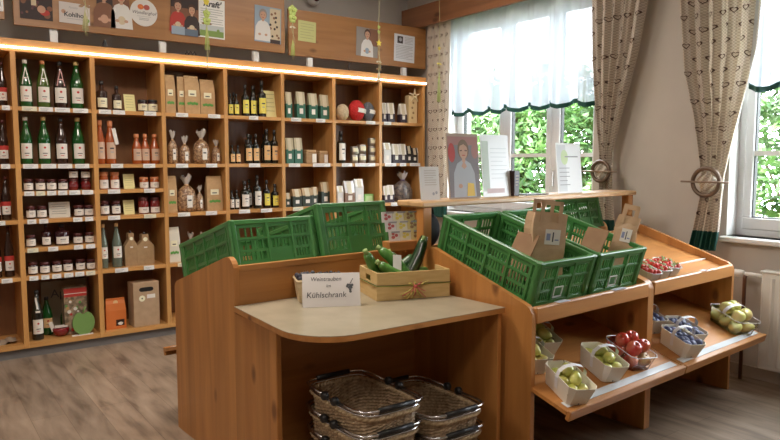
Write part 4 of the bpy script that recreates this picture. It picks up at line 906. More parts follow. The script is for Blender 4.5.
curtain('narrow heart-patterned curtain at the left end of the left window, beside the shelf', [(.75, 4.93), (2.7, 4.955)], [(.75, 4.66), (1.4, 4.64), (2.7, 4.62)], 2.68, .8, 4.085, 1.0, None, .07, .13, 4, .011)
curtain('heart-patterned curtain tied with a ring between the two windows, its foot behind the crates', [(.78, 2.98), (1.08, 2.955), (1.36, 2.96), (1.5, 2.98), (2.05, 3.05), (2.7, 3.09)], [(.78, 2.82), (1.09, 2.86), (1.39, 2.87), (1.71, 2.79), (2.07, 2.69), (2.39, 2.63), (2.7, 2.60)], 2.70, .78, 4.06, 2.4, (2.90, 1.255), .07, .13, 5, .026)
curtain('heart-patterned curtain with ring tieback and green hem, left of the right window', [(.76, 2.27), (.9, 2.24), (1.12, 2.20), (1.25, 2.20), (1.6, 2.26), (1.9, 2.34), (2.7, 2.42)], [(.76, 2.10), (.9, 2.08), (1.12, 2.07), (1.25, 2.06), (1.45, 2.02), (1.72, 1.96), (2.0, 1.90), (2.7, 1.87)], 2.70, .77, 4.06, 3.9, (2.135, 1.20), .084, .12, 5, .026)

# ------------------------------------------------------------------ radiator under the right window
radm = pmat('radiator_white', (.72, .70, .66), .35)
o = thing('radiator', 'white ribbed panel radiator under the right window', 'radiator', (4.08, 1.2, 0))
q = MB(); q.box(-.035, .035, -.65, .61, .10, .68, b=.01); q.build('panel', radm, o)
q = MB()
for k in range(25): y = -.62+k*.0485; q.prism([(-.043, y), (-.035, y-.014), (-.035, y+.014)], .13, .65, 'z')
for k in range(0): pass
q.build('rib_face', radm, o)
q = MB(); q.box(-.04, .04, -.655, .615, .675, .688, b=.003); q.build('top_grille', radm, o)
cop = pmat('pipe_brown', (.16, .07, .04), .4)
q = MB().tube([(0, .72, 0.0), (0, .72, .62), (0, .715, .645)], .011, 10); q.build('supply_pipe', cop, o)
q = MB().tube([(0, .60, .650), (0, .72, .650)], .013, 10).lathe([(.012, 0), (.02, .004), (.023, .02), (.023, .055), (.018, .06)], 14, None, Matrix.Translation((0, .725, .65)) @ Matrix.Rotation(-PI/2, 4, 'X')); q.build('thermostat_valve', pmat('valve_white', (.78, .77, .75), .4), o)

# ------------------------------------------------------------------ display stands
A3 = math.radians(3.0)
MR = Matrix.Translation((2.02, 1.775, 0)) @ Matrix.Rotation(A3, 4, 'Z')        # frame of the row of stands: x along the row, y to its back
def R_(u, v, z): return MR @ Vector((u, v, z))
BW = .915; DEP = .65
DK0, DKS = .705, .285; DT = math.atan(DKS)
TR0, TRS = .412, .29; TT = math.atan(TRS)
def stand(label, loc, rz, tray_label=True):
    o = thing('display_stand', label, 'display stand', loc, rz, 'sloping pine display stands')
    t = .025
    prof = [(0, 0), (DEP, 0)]
    for k in range(7):   # rounded back corner
        a = k/6*(PI/2+.28); prof.append((DEP-.06+.06*math.cos(a), .866+.06*math.sin(a)))
    for k in range(7):
        a = PI*.5+.28+k/6*(PI/2-.28); prof.append((.05+.05*math.cos(a), .700+.05*math.sin(a)))
    for x in (0, BW-t):
        MB().prism(prof, x, x+t, 'x').build('side_panel', wz, o)
    c, s = math.cos(DT), math.sin(DT)
    M = Matrix.Translation((0, 0, DK0)) @ Matrix.Rotation(DT, 4, 'X')
    MB().box(t, BW-t, .0, DEP/c-.01, -.018, 0, None, M).build('deck', wx, o)
    MB().box(t, BW-t, -.004, .024, .668, .738, b=.006).build('front_rail', wx, o)
    q = MB(); q.box(t, BW-t, DEP-.022, DEP-.002, .03, .893, b=.002); q.build('back_panel', wx, o)
    MB().box(t, BW-t, DEP-.004, DEP+.004, .868, .893, b=.001).build('back_rail', wx, o)
    M = Matrix.Translation((0, 0, TR0)) @ Matrix.Rotation(TT, 4, 'X')
    tr = MB().box(t+.002 , BW-t-.002, -.0, .50, -.016, 0, None, M).box(.004, BW-.004, -.18, 0, -.016, 0, None, M).build('tray', wx, o)
    MB().box(.004, BW-.004, -.200, -.18, -.036, .008, None, M, b=.003).build('tray_lip', wx, tr)
    MB().box(.03, BW-.03, -.165, -.13, .0002, .003, None, M, b=.0005).build('price_strip', pmat('strip_film', (.72, .76, .80), .15, coat=.6), tr)
    return o
lab_blue = pmat('label_bluewhite', (.68, .70, .74), .5)
def on_stand_label(o, x, w):
    q = MB().box(x-w/2, x+w/2, -.006, .022, .7385, .7395); rect(q, x-w*.4, x+w*.3, 0, 0, inkc)
    q.v = q.v[:8]; q.f = q.f[:6]; q.mi = q.mi[:6]; q.sm = q.sm[:6]; q.m = []
    q.build('price_label', lab_blue, o)
sR1 = stand('pine display stand with sloping top holding the two large green crates, pears on its tray', R_(0, 0, 0), A3)
sR2 = stand('right-hand pine display stand by the curtain with strawberries and plum baskets', R_(BW, 0, 0), A3)
sL1 = stand('pine display stand at left, sloping away, with two green crates seen from behind', R_(.035, 1.50, 0), A3+PI)
sL2 = stand('rear pine display stand facing the shelf, hidden behind the first pair of open crates', R_(.035+BW, 1.50, 0), A3+PI)
sL3 = stand('rear pine display stand at the far right end, carrying the tilted crate under the rail', R_(.035+2*BW, 1.50, 0), A3+PI)
on_stand_label(sR1, .21, .08); on_stand_label(sR1, .64, .10); on_stand_label(sR2, .55, .05)
MB().box(.03, BW-.03, .16, .166, 0, .008, white, Matrix.Translation((0, 0, DK0)) @ Matrix.Rotation(DT, 4, 'X')).build('divider_strip', None, sR2)
# the rail on posts between the two rows
o = thing('rail_shelf', 'narrow pine rail on square posts carrying posters above the green crates', 'shelf', R_(0, 0, 0), A3)
MB().box(-.0, 1.88, .655, .85, 1.108, 1.136, b=.006).build('rail_board', railwood, o)
for x in (.012, .90, 1.80): MB().box(x, x+.055, .665, .715, .0, 1.108, b=.003).build('post', wz, o)

# ------------------------------------------------------------------ counter between the stands
o = thing('counter', 'low pine counter with beige laminate top and rounded corner, baskets beneath', 'counter', R_(0, 0, 0), A3)
ct = [(-.885, .845), (-.925, .44)]
for k in range(11):
    t = PI + k/10*PI/2; ct.append((-.735+.195*math.cos(t), .370+.205*math.sin(t)))
ct += [(-.40, .146), (0-.026, .118), (-.026, .845)]
lam = noisy('laminate_beige', (.33, .285, .20), (.40, .345, .25), 9, .28)
MB().prism([(x, y) for x, y in ct], .724, .7265, 'z').build('laminate_top', lam, o)
MB().prism([(x, y) for x, y in ct], .704, .724, 'z').build('top_edge', wx, o)
MB().box(-.885, -.862, .50, .845, 0, .699, b=.002).build('side_panel', wz, o)
MB().box(-.862, -.05, .655, .675, 0, .699).build('back_panel', wx, o)
MB().box(-.05, -.027, .135, .845, 0, .699, b=.002).build('side_panel', wz, o)

# ------------------------------------------------------------------ green crates
cg = pmat('crate_green', (.055, .20, .052), .33, coat=.2); cgd = cg
def slot_wall(mb, L_, H_, rows, M, th=.006):
    """rows: list of (z0, z1, [(x0, x1, n)]) openings with n-1 thin bars"""
    z = 0
    for (z0, z1, gs_) in rows:
        mb.box(0, L_, -th/2, th/2, z, z0, None, M); x = 0
        for (a, c, n) in gs_:
            mb.box(x, a, -th/2, th/2, z0, z1, None, M)
            st = (c-a)/n
            for k in range(1, n): mb.box(a+k*st-.0035, a+k*st+.0035, -th/2, th/2, z0, z1, None, M)
            x = c
        mb.box(x, L_, -th/2, th/2, z0, z1, None, M); z = z1
    mb.box(0, L_, -th/2, th/2, z, H_, None, M)
def crate(label, M, W_=.385, L_=.60, H_=.20):
    o = bpy.data.objects.new('green_crate', None); C.objects.link(o); o.matrix_world = M
    tag(o, label, 'crate', 'green plastic harvest crates')
    k = H_/.20
    short = [(.025*k, .060*k, [(.05, .12, 5), (.27, W_-.05, 5)]), (.072*k, .110*k, [(.05, .13, 5), (.15, .235, 5), (.255, W_-.05, 5)]), (.125*k, .165*k, [(.05, .12, 4), (.14, .245, 1), (.27, W_-.05, 4)])]
    seg = (L_-.10)/4
    long_ = [(.025*k, .062*k, [(.05+i*seg+.012, .05+(i+1)*seg-.012, 6) for i in range(4)]), (.075*k, .112*k, [(.05+i*seg+.012, .05+(i+1)*seg-.012, 6) for i in range(4)]), (.128*k, .160*k, [(.05+i*seg+.012, .05+(i+1)*seg-.012, 6) for i in range(4)])]
    t = .012
    for nm, y in (('front', t), ('back', L_-t)):
        q = MB(); slot_wall(q, W_, H_-.01, short, Matrix.Translation((0, y, 0)))
        q.box(0, W_, y-.010, y+.010, H_-.022, H_, b=.003)
        s_ = -1 if nm == 'front' else 1
        for x in (.128, .252): q.box(x-.006, x+.006, y+s_*.0-.009, y+.009, .0, H_-.02)
        q.box(0, W_, y-.008, y+.008, 0, .018); q.box(0, W_, y-.007, y+.007, .114*k, .122*k)
        q.build('end_wall', cg, o)
    for x in (t, W_-t):
        q = MB(); slot_wall(q, L_, H_-.01, long_, Matrix.Translation((x, 0, 0)) @ Matrix.Rotation(PI/2, 4, 'Z'))
        q.box(x-.010, x+.010, 0, L_, H_-.022, H_, b=.003)
        for i in range(5): y = .05+i*seg; q.box(x-.009, x+.009, y-.006, y+.006, 0, H_-.02)
        q.box(x-.008, x+.008, 0, L_, 0, .018); q.box(x-.007, x+.007, 0, L_, .116*k, .124*k)
        q.build('side_wall', cg, o)
    for x in (.0, W_-.036):
        for y in (.0, L_-.036):
            q = MB().box(x, x+.036, y, y+.036, 0, H_+.002, b=.008).build('corner_post', cg, o)
    q = MB(); q.box(.01, W_-.01, .01, L_-.01, .004, .010); 
    for i in range(8): q.box(.02, W_-.02, .03+i*(L_-.06)/7-.003, .03+i*(L_-.06)/7+.003, .010, .014)
    q.build('base', cg, o)
    # label holder on the front wall
    q = MB(); x = W_*.34; q.box(x, x+.06, .000, .004, .03, .035).box(x, x+.06, 0, .004, .075, .08).box(x, x+.005, 0, .004, .035, .075).box(x+.055, x+.06, 0, .004, .035, .075); q.build('label_frame', pmat('crate_label', (.6, .62, .58), .5), o)
    return o
def deckM(stand_origin, rz, x, v, tilt=DT, z0=DK0, zs=DKS, rot=0, lift=.002):
    return Matrix.Translation(stand_origin) @ Matrix.Rotation(rz, 4, 'Z') @ Matrix.Translation((x, v, z0+zs*v)) @ Matrix.Rotation(tilt, 4, 'X') @ Matrix.Rotation(rot, 4, 'Z') @ Matrix.Translation((0, 0, lift))
cr3 = deckM(R_(0, 0, 0), A3, .050, .05); cr4 = deckM(R_(0, 0, 0), A3, .465, .05)
crate('open green crate with a paper bag in it, next to the wooden counter', cr3, .395, .60, .20)
crate('open green crate with the slimmer paper bag, beside the strawberries', cr4, .395, .60, .20)
crate('low green crate at the far left, seen from behind above the counter', deckM(R_(.035, 1.50, 0), A3+PI, .452, .05), .435, .575, .205)
crate('taller green crate seen from behind, next to the seed packet display', deckM(R_(.035, 1.50, 0), A3+PI, .030, .03), .418, .62, .255)
crate('green crate on the rear stand under the right end of the rail', deckM(R_(.035+2*BW, 1.50, 0), A3+PI, .06, .09), .44, .60, .20)
# ------------------------------------------------------------------ paper bags in the crates
def paper_bag(label, M, w, d, h):
    o = bpy.data.objects.new('paper_bag', None); C.objects.link(o); o.matrix_world = M; tag(o, label, 'paper bag', 'brown paper carrier bags in the crates')
    q = MB(); vs = []; n = 8
    for j in range(n+1):
        z = h*j/n; a = d/2*(1-.35*j/n); wv = .004*math.sin(j*1.7)
        vs += [(-w/2+wv, -a, z), (0, -a-.004*math.cos(j*1.3), z), (w/2+wv*.5, -a, z), (w/2-.0+wv*.5-.015*j/n, 0, z), (w/2+wv*.5, a, z), (0, a, z), (-w/2+wv, a, z), (-w/2+wv+.015*j/n, 0, z)]
    fs = [(7, 6, 5, 4, 3, 2, 1, 0)] + [(8*j+i, 8*j+(i+1) % 8, 8*j+8+(i+1) % 8, 8*j+8+i) for j in range(n) for i in range(8)]
    q.add(vs, fs); q.build('bag_body', kraftbag, o)
    for s_ in (-1, 1):
        y = s_*d*.325+(.002*s_); q = MB(); hw = w*.28
        pts = [(-hw, y, h-.03), (-hw, y, h+.045), (-hw+.01, y, h+.055), (hw-.01, y, h+.055), (hw, y, h+.045), (hw, y, h-.03)]
        q.box(-hw-.008, -hw+.010, y-.001, y+.001, h-.04, h+.052); q.box(hw-.010, hw+.008, y-.001, y+.001, h-.04, h+.052); q.box(-hw-.008, hw+.008, y-.001, y+.001, h+.038, h+.056)
        q.build('handle', kraftbag, o)
    q = MB(); y = -d*.5*(1-.35*.66)-.008; rect(q, -w*.16, w*.30, h*.56, h*.78, lab_w, y, None); rect(q, -w*.12, w*.0, h*.62, h*.72, pmat('stamp_blue', (.25, .28, .45), .6), y-.001); rect(q, w*.06, w*.1, h*.60, h*.74, inkc, y-.001); rect(q, w*.14, w*.26, h*.62, h*.64, pmat('stamp_blue', (.25, .28, .45), .6), y-.001)
    q.build('sticker', None, o)
kraftbag = noisy('kraft_carrier', (.50, .33, .195), (.57, .39, .235), 14, .65, bump=.25, coat=.1)
paper_bag('brown paper carrier bag standing in the crate next to the counter', cr3 @ Matrix.Translation((.255, .17, .022)) @ Matrix.Rotation(-DT*.7, 4, 'X') @ Matrix.Rotation(.06, 4, 'Y') @ Matrix.Rotation(-.40, 4, 'Z'), .165, .11, .31)
paper_bag('narrow brown paper carrier bag standing in the crate beside the strawberries', cr4 @ Matrix.Translation((.335, .095, .022)) @ Matrix.Rotation(-DT*.7, 4, 'X') @ Matrix.Rotation(.30, 4, 'Y') @ Matrix.Rotation(-1.1, 4, 'Z'), .105, .065, .30)
for cM, lb in ((cr3, 'stack of flat brown paper sheets leaning behind the bag in the crate by the counter'), (cr4, 'stack of flat brown paper sheets leaning behind the narrow bag')):  # added dark sheet in place of each bag's own darker side gusset
    o = bpy.data.objects.new('gusset_sheet', None); C.objects.link(o); o.matrix_world = cM @ Matrix.Translation((.075 if cM is cr3 else .16, .16 if cM is cr3 else .13, .020)); tag(o, lb, 'paper', 'stacks of flat paper in the crates')
    q = MB(); M_ = Matrix.Rotation(-.2, 4, 'X') @ Matrix.Rotation(-1.05, 4, 'Y')
    q.box(0, .25, -.02, .10, 0, .006, b=.001, M=M_); q.build('sheets', noisy('kraft_flat', (.26, .14, .065), (.30, .17, .08), 14, .7), o)
# ------------------------------------------------------------------ fruit in carton baskets on the trays
def trayM(u, v, rot=0, lift=.003): return MR @ Matrix.Translation((u, v, TR0+TRS*v)) @ Matrix.Rotation(TT, 4, 'X') @ Matrix.Rotation(rot, 4, 'Z') @ Matrix.Translation((0, 0, lift))
def topM(u, v, rot=0, lift=.002): return MR @ Matrix.Translation((u, v, DK0+DKS*v)) @ Matrix.Rotation(DT, 4, 'X') @ Matrix.Rotation(rot, 4, 'Z') @ Matrix.Translation((0, 0, lift))
carton = pmat('carton_cream', (.72, .66, .55), .65); carton_in = pmat('carton_inner', (.55, .48, .37), .7); strap = pmat('carton_strap', (.74, .74, .76), .5)
def rrect(w, l, c, z):
    return [(-w/2+c, -l/2, z), (w/2-c, -l/2, z), (w/2, -l/2+c, z), (w/2, l/2-c, z), (w/2-c, l/2, z), (-w/2+c, l/2, z), (-w/2, l/2-c, z), (-w/2, -l/2+c, z)]
def carton_basket(label, M, group, w=.115, l=.18, h=.085, handle=True):
    o = bpy.data.objects.new('carton_basket', None); C.objects.link(o); o.matrix_world = M; tag(o, label, 'basket', group)
    q = MB(); B0 = rrect(w*.74, l*.80, .012, 0); T0 = rrect(w, l, .022, h); T1 = rrect(w-.005, l-.005, .021, h); B1 = rrect(w*.74-.004, l*.80-.004, .012, .003)
    vs = B0+T0+T1+B1; fs = [tuple(range(8))[::-1]] + [(8*j+i, 8*j+(i+1) % 8, 8*j+8+(i+1) % 8, 8*j+8+i) for j in range(3) for i in range(8)] + [tuple(range(24, 32))]
    q.add(vs, fs); q.build('basket_body', carton, o)
    q = MB()
    for s_ in (-1, 1): q.box(-.002+s_*.0, .002, s_*(l*.405)-.0015, s_*(l*.405)+.0015, .004, .02)
    q.build('slot', inkc, o)
    if handle:
        hh = h+.048
        pts = [(w*.36, 0), (w*.49, h*.9), (w*.46, h+.02), (w*.30, hh-.008), (0, hh), (-w*.30, hh-.008), (-w*.46, h+.02), (-w*.49, h*.9), (-w*.36, 0)]
        fine = []
        for (a, b2) in zip(pts, pts[1:]):
            for k in range(3): fine.append((a[0]+(b2[0]-a[0])*k/3, a[1]+(b2[1]-a[1])*k/3))
        fine = fine[1:]
        q = MB(); vs = []; n = len(fine)
        for (x, z) in fine:
            k = 1+.012; vs += [(x*1.03, -.010, z), (x*1.03, .010, z)]
        inner = [(x*.985, -.010, z-.0012) for x, z in fine]; inner2 = [(x*.985, .010, z-.0012) for x, z in fine]
        q.add(vs, [(2*i, 2*i+1, 2*i+3, 2*i+2) for i in range(n-1)]); q.build('handle_strap', strap, o)
    return o
peargreen = noisy('pear_skin', (.42, .46, .08), (.68, .62, .18), 14, .35, coat=.3); pearyel = noisy('pear_skin_yellow', (.58, .56, .14), (.72, .52, .22), 10, .35, coat=.3)
applered = noisy('apple_skin_red', (.50, .02, .02), (.68, .20, .10), 9, .25, stretch=(1, 1, .4), coat=.5); applepale = noisy('apple_skin_pale', (.62, .52, .22), (.66, .24, .12), 10, .3, coat=.4)
plumm = noisy('plum_skin', (.02, .025, .07), (.09, .10, .2), 18, .45); strawm = noisy('strawberry_skin', (.55, .015, .01), (.70, .06, .03), 80, .3, bump=.3, coat=.4); stalkm = pmat('fruit_stalk', (.16, .10, .04), .7); calyx = pmat('calyx_green', (.10, .28, .04), .6)
def fruit_mesh(kind):
    q = MB(); s_ = MB()
    if kind in ('pear', 'pear_yellow'):
        q.lathe([(.001, -.034), (.014, -.033), (.026, -.024), (.0315, -.006), (.029, .010), (.022, .024), (.016, .034), (.009, .041), (.001, .043)], 18, sx=1, cap=False); s_.tube([(0, 0, .040), (.002, 0, .050), (.006, 0, .058)], .0016, 6)
    elif kind in ('apple_red', 'apple_pale', 'apple_green'):
        q.lathe([(.001, -.024), (.010, -.030), (.022, -.027), (.033, -.010), (.035, .006), (.029, .022), (.017, .030), (.007, .027), (.001, .020)], 20, cap=False); s_.tube([(0, 0, .018), (.003, 0, .038)], .0015, 6)
    elif kind == 'plum': q.lathe([(.001, -.024), (.010, -.022), (.0175, -.012), (.020, 0), (.018, .012), (.010, .022), (.001, .023)], 16, cap=False); s_.tube([(0, 0, .022), (.001, 0, .028)], .0012, 5)
    elif kind == 'grape': q.ball((0, 0, 0), .011, 12, sz=1.1); s_.tube([(0, 0, .011), (.001, 0, .017)], .001, 5)
    elif kind == 'strawberry':
        q.lathe([(.001, -.022), (.006, -.019), (.013, -.006), (.0165, .006), (.013, .014), (.001, .016)], 14, cap=False)
        for k in range(6):
            t = 2*PI*k/6; s_.add([(0, 0, .0165), (.011*math.cos(t-.3), .011*math.sin(t-.3), .0160), (.016*math.cos(t), .016*math.sin(t), .0175), (.011*math.cos(t+.3), .011*math.sin(t+.3), .0160)], [(0, 1, 2, 3)])
    return q, s_
FM = {'apple_green': noisy('apple_skin_green', (.60, .62, .18), (.76, .66, .28), 8, .3, coat=.4), 'pear': peargreen, 'pear_yellow': pearyel, 'apple_red': applered, 'apple_pale': applepale, 'plum': plumm, 'grape': pmat('grape_dark', (.02, .022, .04), .35, coat=.2), 'strawberry': strawm}
FP = {}
def fruit(kind, M, label, group, sc=1, rnd=random):
    if kind not in FP:
        a, b2 = fruit_mesh(kind); a.s = 1
        if not a.m: a.m = [FM[kind]]
        b2.m = [calyx if kind == 'strawberry' else stalkm]
        FP[kind] = (a.mesh('fruit_skin'), b2.mesh('fruit_stalk'))
    name = kind.split('_')[0]
    o = bpy.data.objects.new(name, FP[kind][0]); C.objects.link(o)
    s_ = bpy.data.objects.new('calyx' if kind == 'strawberry' else 'stalk', FP[kind][1]); C.objects.link(s_); s_.parent = o
    R = Matrix.Rotation(rnd.uniform(0, 2*PI), 4, 'Z') @ Matrix.Rotation(rnd.uniform(.9, 1.9) if 'pear' in kind or kind == 'plum' else rnd.uniform(-.7, .9), 4, 'X') @ Matrix.Rotation(rnd.uniform(0, 6), 4, 'Z')
    o.matrix_world = M @ R @ Matrix.Scale(sc, 4); tag(o, label, name, group); return o
def fill(M, kind, spots, label, group, seed=0, alt=None, sc=1):
    rnd = random.Random(seed); ys = sorted(set(round(p[1], 2) for p in spots)); zs = max(p[2] for p in spots); top = zs > min(p[2] for p in spots)+.03
    base = label; seen = {}
    for i, (x, y, z) in enumerate(spots):
        k = alt if (alt and i % (7 if kind == 'apple_red' else 3) == 1) else kind
        if kind != 'grape':
            row = ['front', 'second', 'third', 'fourth', 'fifth', 'sixth', 'seventh'][min(6, ys.index(round(y, 2)))]; side = 'left' if x < -.012 else ('right' if x > .012 else 'middle')
            head, sep, tail = base.partition(' in the ') if ' in the ' in base else base.partition(' on the ')
            label = '%s %s%s in %s row%s%s' % (head, 'heaped on top ' if (top and z > zs-.02) else '', side, row, sep, tail)
            if label in seen: label = label.replace(' row', ' row rear')
            seen[label] = 1
            if len(label.split()) > 16: label = label.replace('heaped on top', 'on top').replace(' on left tray', '')
        fruit(k, M @ Matrix.Translation((x, y, z)), label, group, sc*rnd.uniform(.93, 1.05), rnd)
def spots5(w, l, zb, zt): 
    return [(-w*.22, -l*.30, zb), (w*.2, -l*.28, zb), (-w*.22, 0, zb), (w*.22, 0.01, zb), (-w*.2, l*.29, zb), (w*.2, l*.3, zb), (0, -l*.16, zt), (0.004, l*.15, zt)]
G1 = 'white carton baskets with fruit on the lower trays'
for nm, u, v, rot, seed in (('front carton basket of pears standing at the edge of the left tray', .112, -.088, -.33, 1), ('carton basket of pears in the middle of the left tray, left of the red apples', .425, -.040, -.30, 2), ('carton basket of pears half hidden behind the side panel, left end of tray', .130, .135, -.25, 3), ('carton basket of pears at the back of the left tray, behind the front one', .300, .215, -.30, 4)):
    M = trayM(u, v, rot); carton_basket(nm, M, G1, .135, .215, .085)
    where = ['', 'front carton basket', 'middle carton basket', 'half-hidden left carton basket', 'rear carton basket'][seed]
    fill(M, 'pear', spots5(.125, .20, .050, .086), 'green pear in the %s on left tray' % where, 'pears in the %s' % where, seed, 'pear_yellow' if seed == 3 else None, .84)
# clear plastic punnets
clearp = bpy.data.materials.new('clear_plastic'); clearp.use_nodes = True; nt = clearp.node_tree; nt.nodes.clear(); NN = nt.nodes.new
o_ = NN('ShaderNodeOutputMaterial'); a_ = NN('ShaderNodeBsdfTransparent'); b_ = NN('ShaderNodeBsdfGlossy'); b_.inputs['Roughness'].default_value = .08; c_ = NN('ShaderNodeMixShader'); d_ = NN('ShaderNodeLayerWeight'); d_.inputs[0].default_value = .35
a_.inputs[0].default_value = (.93, .94, .95, 1); nt.links.new(d_.outputs['Fresnel'], c_.inputs[0]); nt.links.new(a_.outputs[0], c_.inputs[1]); nt.links.new(b_.outputs[0], c_.inputs[2]); nt.links.new(c_.outputs[0], o_.inputs[0])
def clear_punnet(label, M, w, l, h, handle=None, mat=None, group=None):
    o = bpy.data.objects.new('plastic_punnet', None); C.objects.link(o); o.matrix_world = M; tag(o, label, 'punnet', group)
    q = MB(); vs = rrect(w*.8, l*.84, .012, 0)+rrect(w, l, .02, h)+rrect(w+.012, l+.012, .022, h); q.add(vs, [tuple(range(8))[::-1]] + [(8*j+i, 8*j+(i+1) % 8, 8*j+8+(i+1) % 8, 8*j+8+i) for j in range(2) for i in range(8)]); q.build('tray_body', mat or clearp, o)
    q = MB(); q.tube(rrect(w+.008, l+.008, .022, h), .0018, 6, closed=True); q.build('rim', pmat('rim_plastic', (.75, .72, .74), .25, coat=.5), o)
    if handle:
        pts = [(w/2*math.cos(t), 0, h+(.055)*math.sin(t)) for t in [PI*i/14 for i in range(15)]]; q = MB()
        q.add([p for x, y, z in pts for p in ((x, -.011, z), (x, .011, z))], [(2*i, 2*i+1, 2*i+3, 2*i+2) for i in range(14)]); q.build('handle_strap', strap, o)
    return o
M = trayM(.655, -.035, -.25); clear_punnet('clear plastic punnet of red apples at the right end of the left tray', M, .15, .20, .075)
fill(M, 'apple_red', [(-.035, -.05, .035), (.035, -.05, .035), (-.035, .045, .035), (.035, .04, .035), (-.035, -.045, .092), (.035, -.03, .094), (-.03, .035, .092), (.04, .05, .092)], 'red apple in the clear punnet', 'red apples in the clear punnet', 11, 'apple_pale', .98)
# plums
for nm, u, v, rot, seed in (('white carton basket of plums at the very front of the right tray', 1.055, -.075, -.30, 21), ('carton basket of plums behind the front one on the right tray', 1.195, -.020, -.30, 22), ('carton basket of plums at the back left of the right tray', 1.115, .150, -.28, 23)):
    M = trayM(u, v, rot); carton_basket(nm, M, G1, .135, .205, .085)
    where = {21: 'front', 22: 'second', 23: 'rear'}[seed]; rr = random.Random(seed); sp = []
    for i in range(4):
        for j in range(3): sp.append((-.036+j*.036+rr.uniform(-.004, .004), -.066+i*.044, .062+rr.uniform(-.002, .012)))
    fill(M, 'plum', sp, 'dark plum in the %s plum basket' % where, 'plums in the %s basket' % where, seed, None, 1.05)
M = trayM(1.69, -.05, -.35); clear_punnet('clear plastic basket of yellow-green apples at the right end of the right tray', M, .17, .22, .085, True)
fill(M, 'apple_green', [(-.045, -.065, .035), (.035, -.065, .035), (-.04, .01, .035), (.04, .01, .035), (-.04, .075, .035), (.04, .075, .035), (-.03, -.05, .092), (.04, -.03, .095), (-.025, .04, .097), (.045, .06, .095)], 'yellow-green apple in the clear basket', 'yellow-green apples in the clear basket', 31, 'pear_yellow', 1.08)
# strawberries
punc = pmat('punnet_card', (.62, .62, .54), .5)
for i, (u, v) in enumerate(((1.03, .105), (1.145, .112), (1.26, .118))):
    w_ = ['left', 'middle', 'right'][i]; M = topM(u, v, -.22); clear_punnet('small pale punnet of strawberries on the right stand, %s one of three' % w_, M, .095, .14, .05, None, punc, 'strawberry punnets')
    rr = random.Random(40+i); sp = [(-.025+.026*a+rr.uniform(-.004, .004), -.045+.03*b2, .042+rr.uniform(0, .012)) for a in range(3) for b2 in range(4)]
    fill(M, 'strawberry', sp, 'strawberry in the %s punnet' % w_, 'strawberries in the %s punnet' % w_, 50+i, None, .95)

# ------------------------------------------------------------------ things on the counter
CT = .7265
def cM(u, v, rot=0, z=CT): return MR @ Matrix.Translation((u, v, z+.0005)) @ Matrix.Rotation(rot, 4, 'Z')
# folded sign
M = cM(-.575, .580, -.52); o = bpy.data.objects.new('table_sign', None); C.objects.link(o); o.matrix_world = M
tag(o, 'white folded paper sign reading Weintrauben im Kühlschrank on the counter', 'sign')
pm = pmat('sign_paper', (.80, .77, .76), .7); w, h = .24, .14; tl = .20
q = MB(); MT = Matrix.Rotation(-tl, 4, 'X')
q.grid(lambda u, v: ((u-.5)*w, .012*(v**2.2), h*v), 8, 10, pm, MT); q.box(-w/2, w/2, .0, .001, 0, .001, pm)
q.grid(lambda u, v: ((u-.5)*w, .014+.03*v, h*(1-v)*.99), 2, 4, pm, MT); q.build('folded_paper', None, o)
q = MB(); MI = MT @ Matrix.Translation((0, -.0012, 0))
q2 = MB(); textmesh(q2, 'Weintrauben', -.022, h*.77, .024, inkc, None, .15, 0); textmesh(q2, 'im', -.012, h*.58, .020, inkc, None, .15, 0); textmesh(q2, 'Kühlschrank', -.022, h*.28, .033, inkc, None, .12, 0)
for k, (a, c) in enumerate([(0, 0), (-.009, .002), (.009, .001), (-.005, -.009), (.005, -.009), (0, -.018), (-.012, -.004), (.003, -.004), (.001, -.026)]): disc(q2, .078+a, h*.62+c, .0055, pmat('grape_ink', (.10, .11, .12), .7), -.0002-.00003*k, None, 10)
poly(q2, [(.076, h*.66), (.079, h*.66), (.092, h*.82), (.090, h*.83)], inkc)
q2.v = [(x, .012*((max(0, z)/h)**2.2)+y-.0012, z) for x, y, z in q2.v]; q.add(q2.v, [], None); q.v = []
for f, mi in zip(q2.f, q2.mi): q.f.append(f); q.mi.append(q.mat(q2.m[mi])); q.sm.append(False)
q.v = [tuple(MT @ Vector(p)) for p in q2.v]; q.build('handwriting', None, o)
# punnet of dark grapes behind the sign
M = cM(-.535, .735, -.42); o = bpy.data.objects.new('wooden_punnet', None); C.objects.link(o); o.matrix_world = M; tag(o, 'small pale wooden punnet of dark grapes half hidden behind the white sign', 'punnet')
vn = noisy('veneer', (.60, .46, .27), (.68, .54, .34), 10, .6, (1, 1, 8))
q = MB(); vs = [(-.09, -.055, 0), (.09, -.055, 0), (.09, .055, 0), (-.09, .055, 0), (-.105, -.065, .10), (.105, -.065, .10), (.105, .065, .10), (-.105, .065, .10), (-.102, -.062, .10), (.102, -.062, .10), (.102, .062, .10), (-.102, .062, .10), (-.087, -.052, .003), (.087, -.052, .003), (.087, .052, .003), (-.087, .052, .003)]
q.add(vs, [(3, 2, 1, 0)] + [(4*j+i, 4*j+(i+1) % 4, 4*j+4+(i+1) % 4, 4*j+4+i) for j in range(3) for i in range(4)] + [(12, 13, 14, 15)]); q.build('punnet_body', vn, o)
MB().tube([(-.105, -.066, .093), (.105, -.066, .093), (.105, .066, .093), (-.105, .066, .093)], .004, 6, closed=True).build('rim_band', vn, o)
rr = random.Random(77)
fill(M, 'grape', [(-.09+.0165*i+rr.uniform(-.003, .003), -.045+.021*j, .099+rr.uniform(-.003, .012)) for i in range(12) for j in range(5)], 'dark grape in the wooden punnet behind the white sign', 'dark grapes in the wooden punnet', 78, None, 1.0)
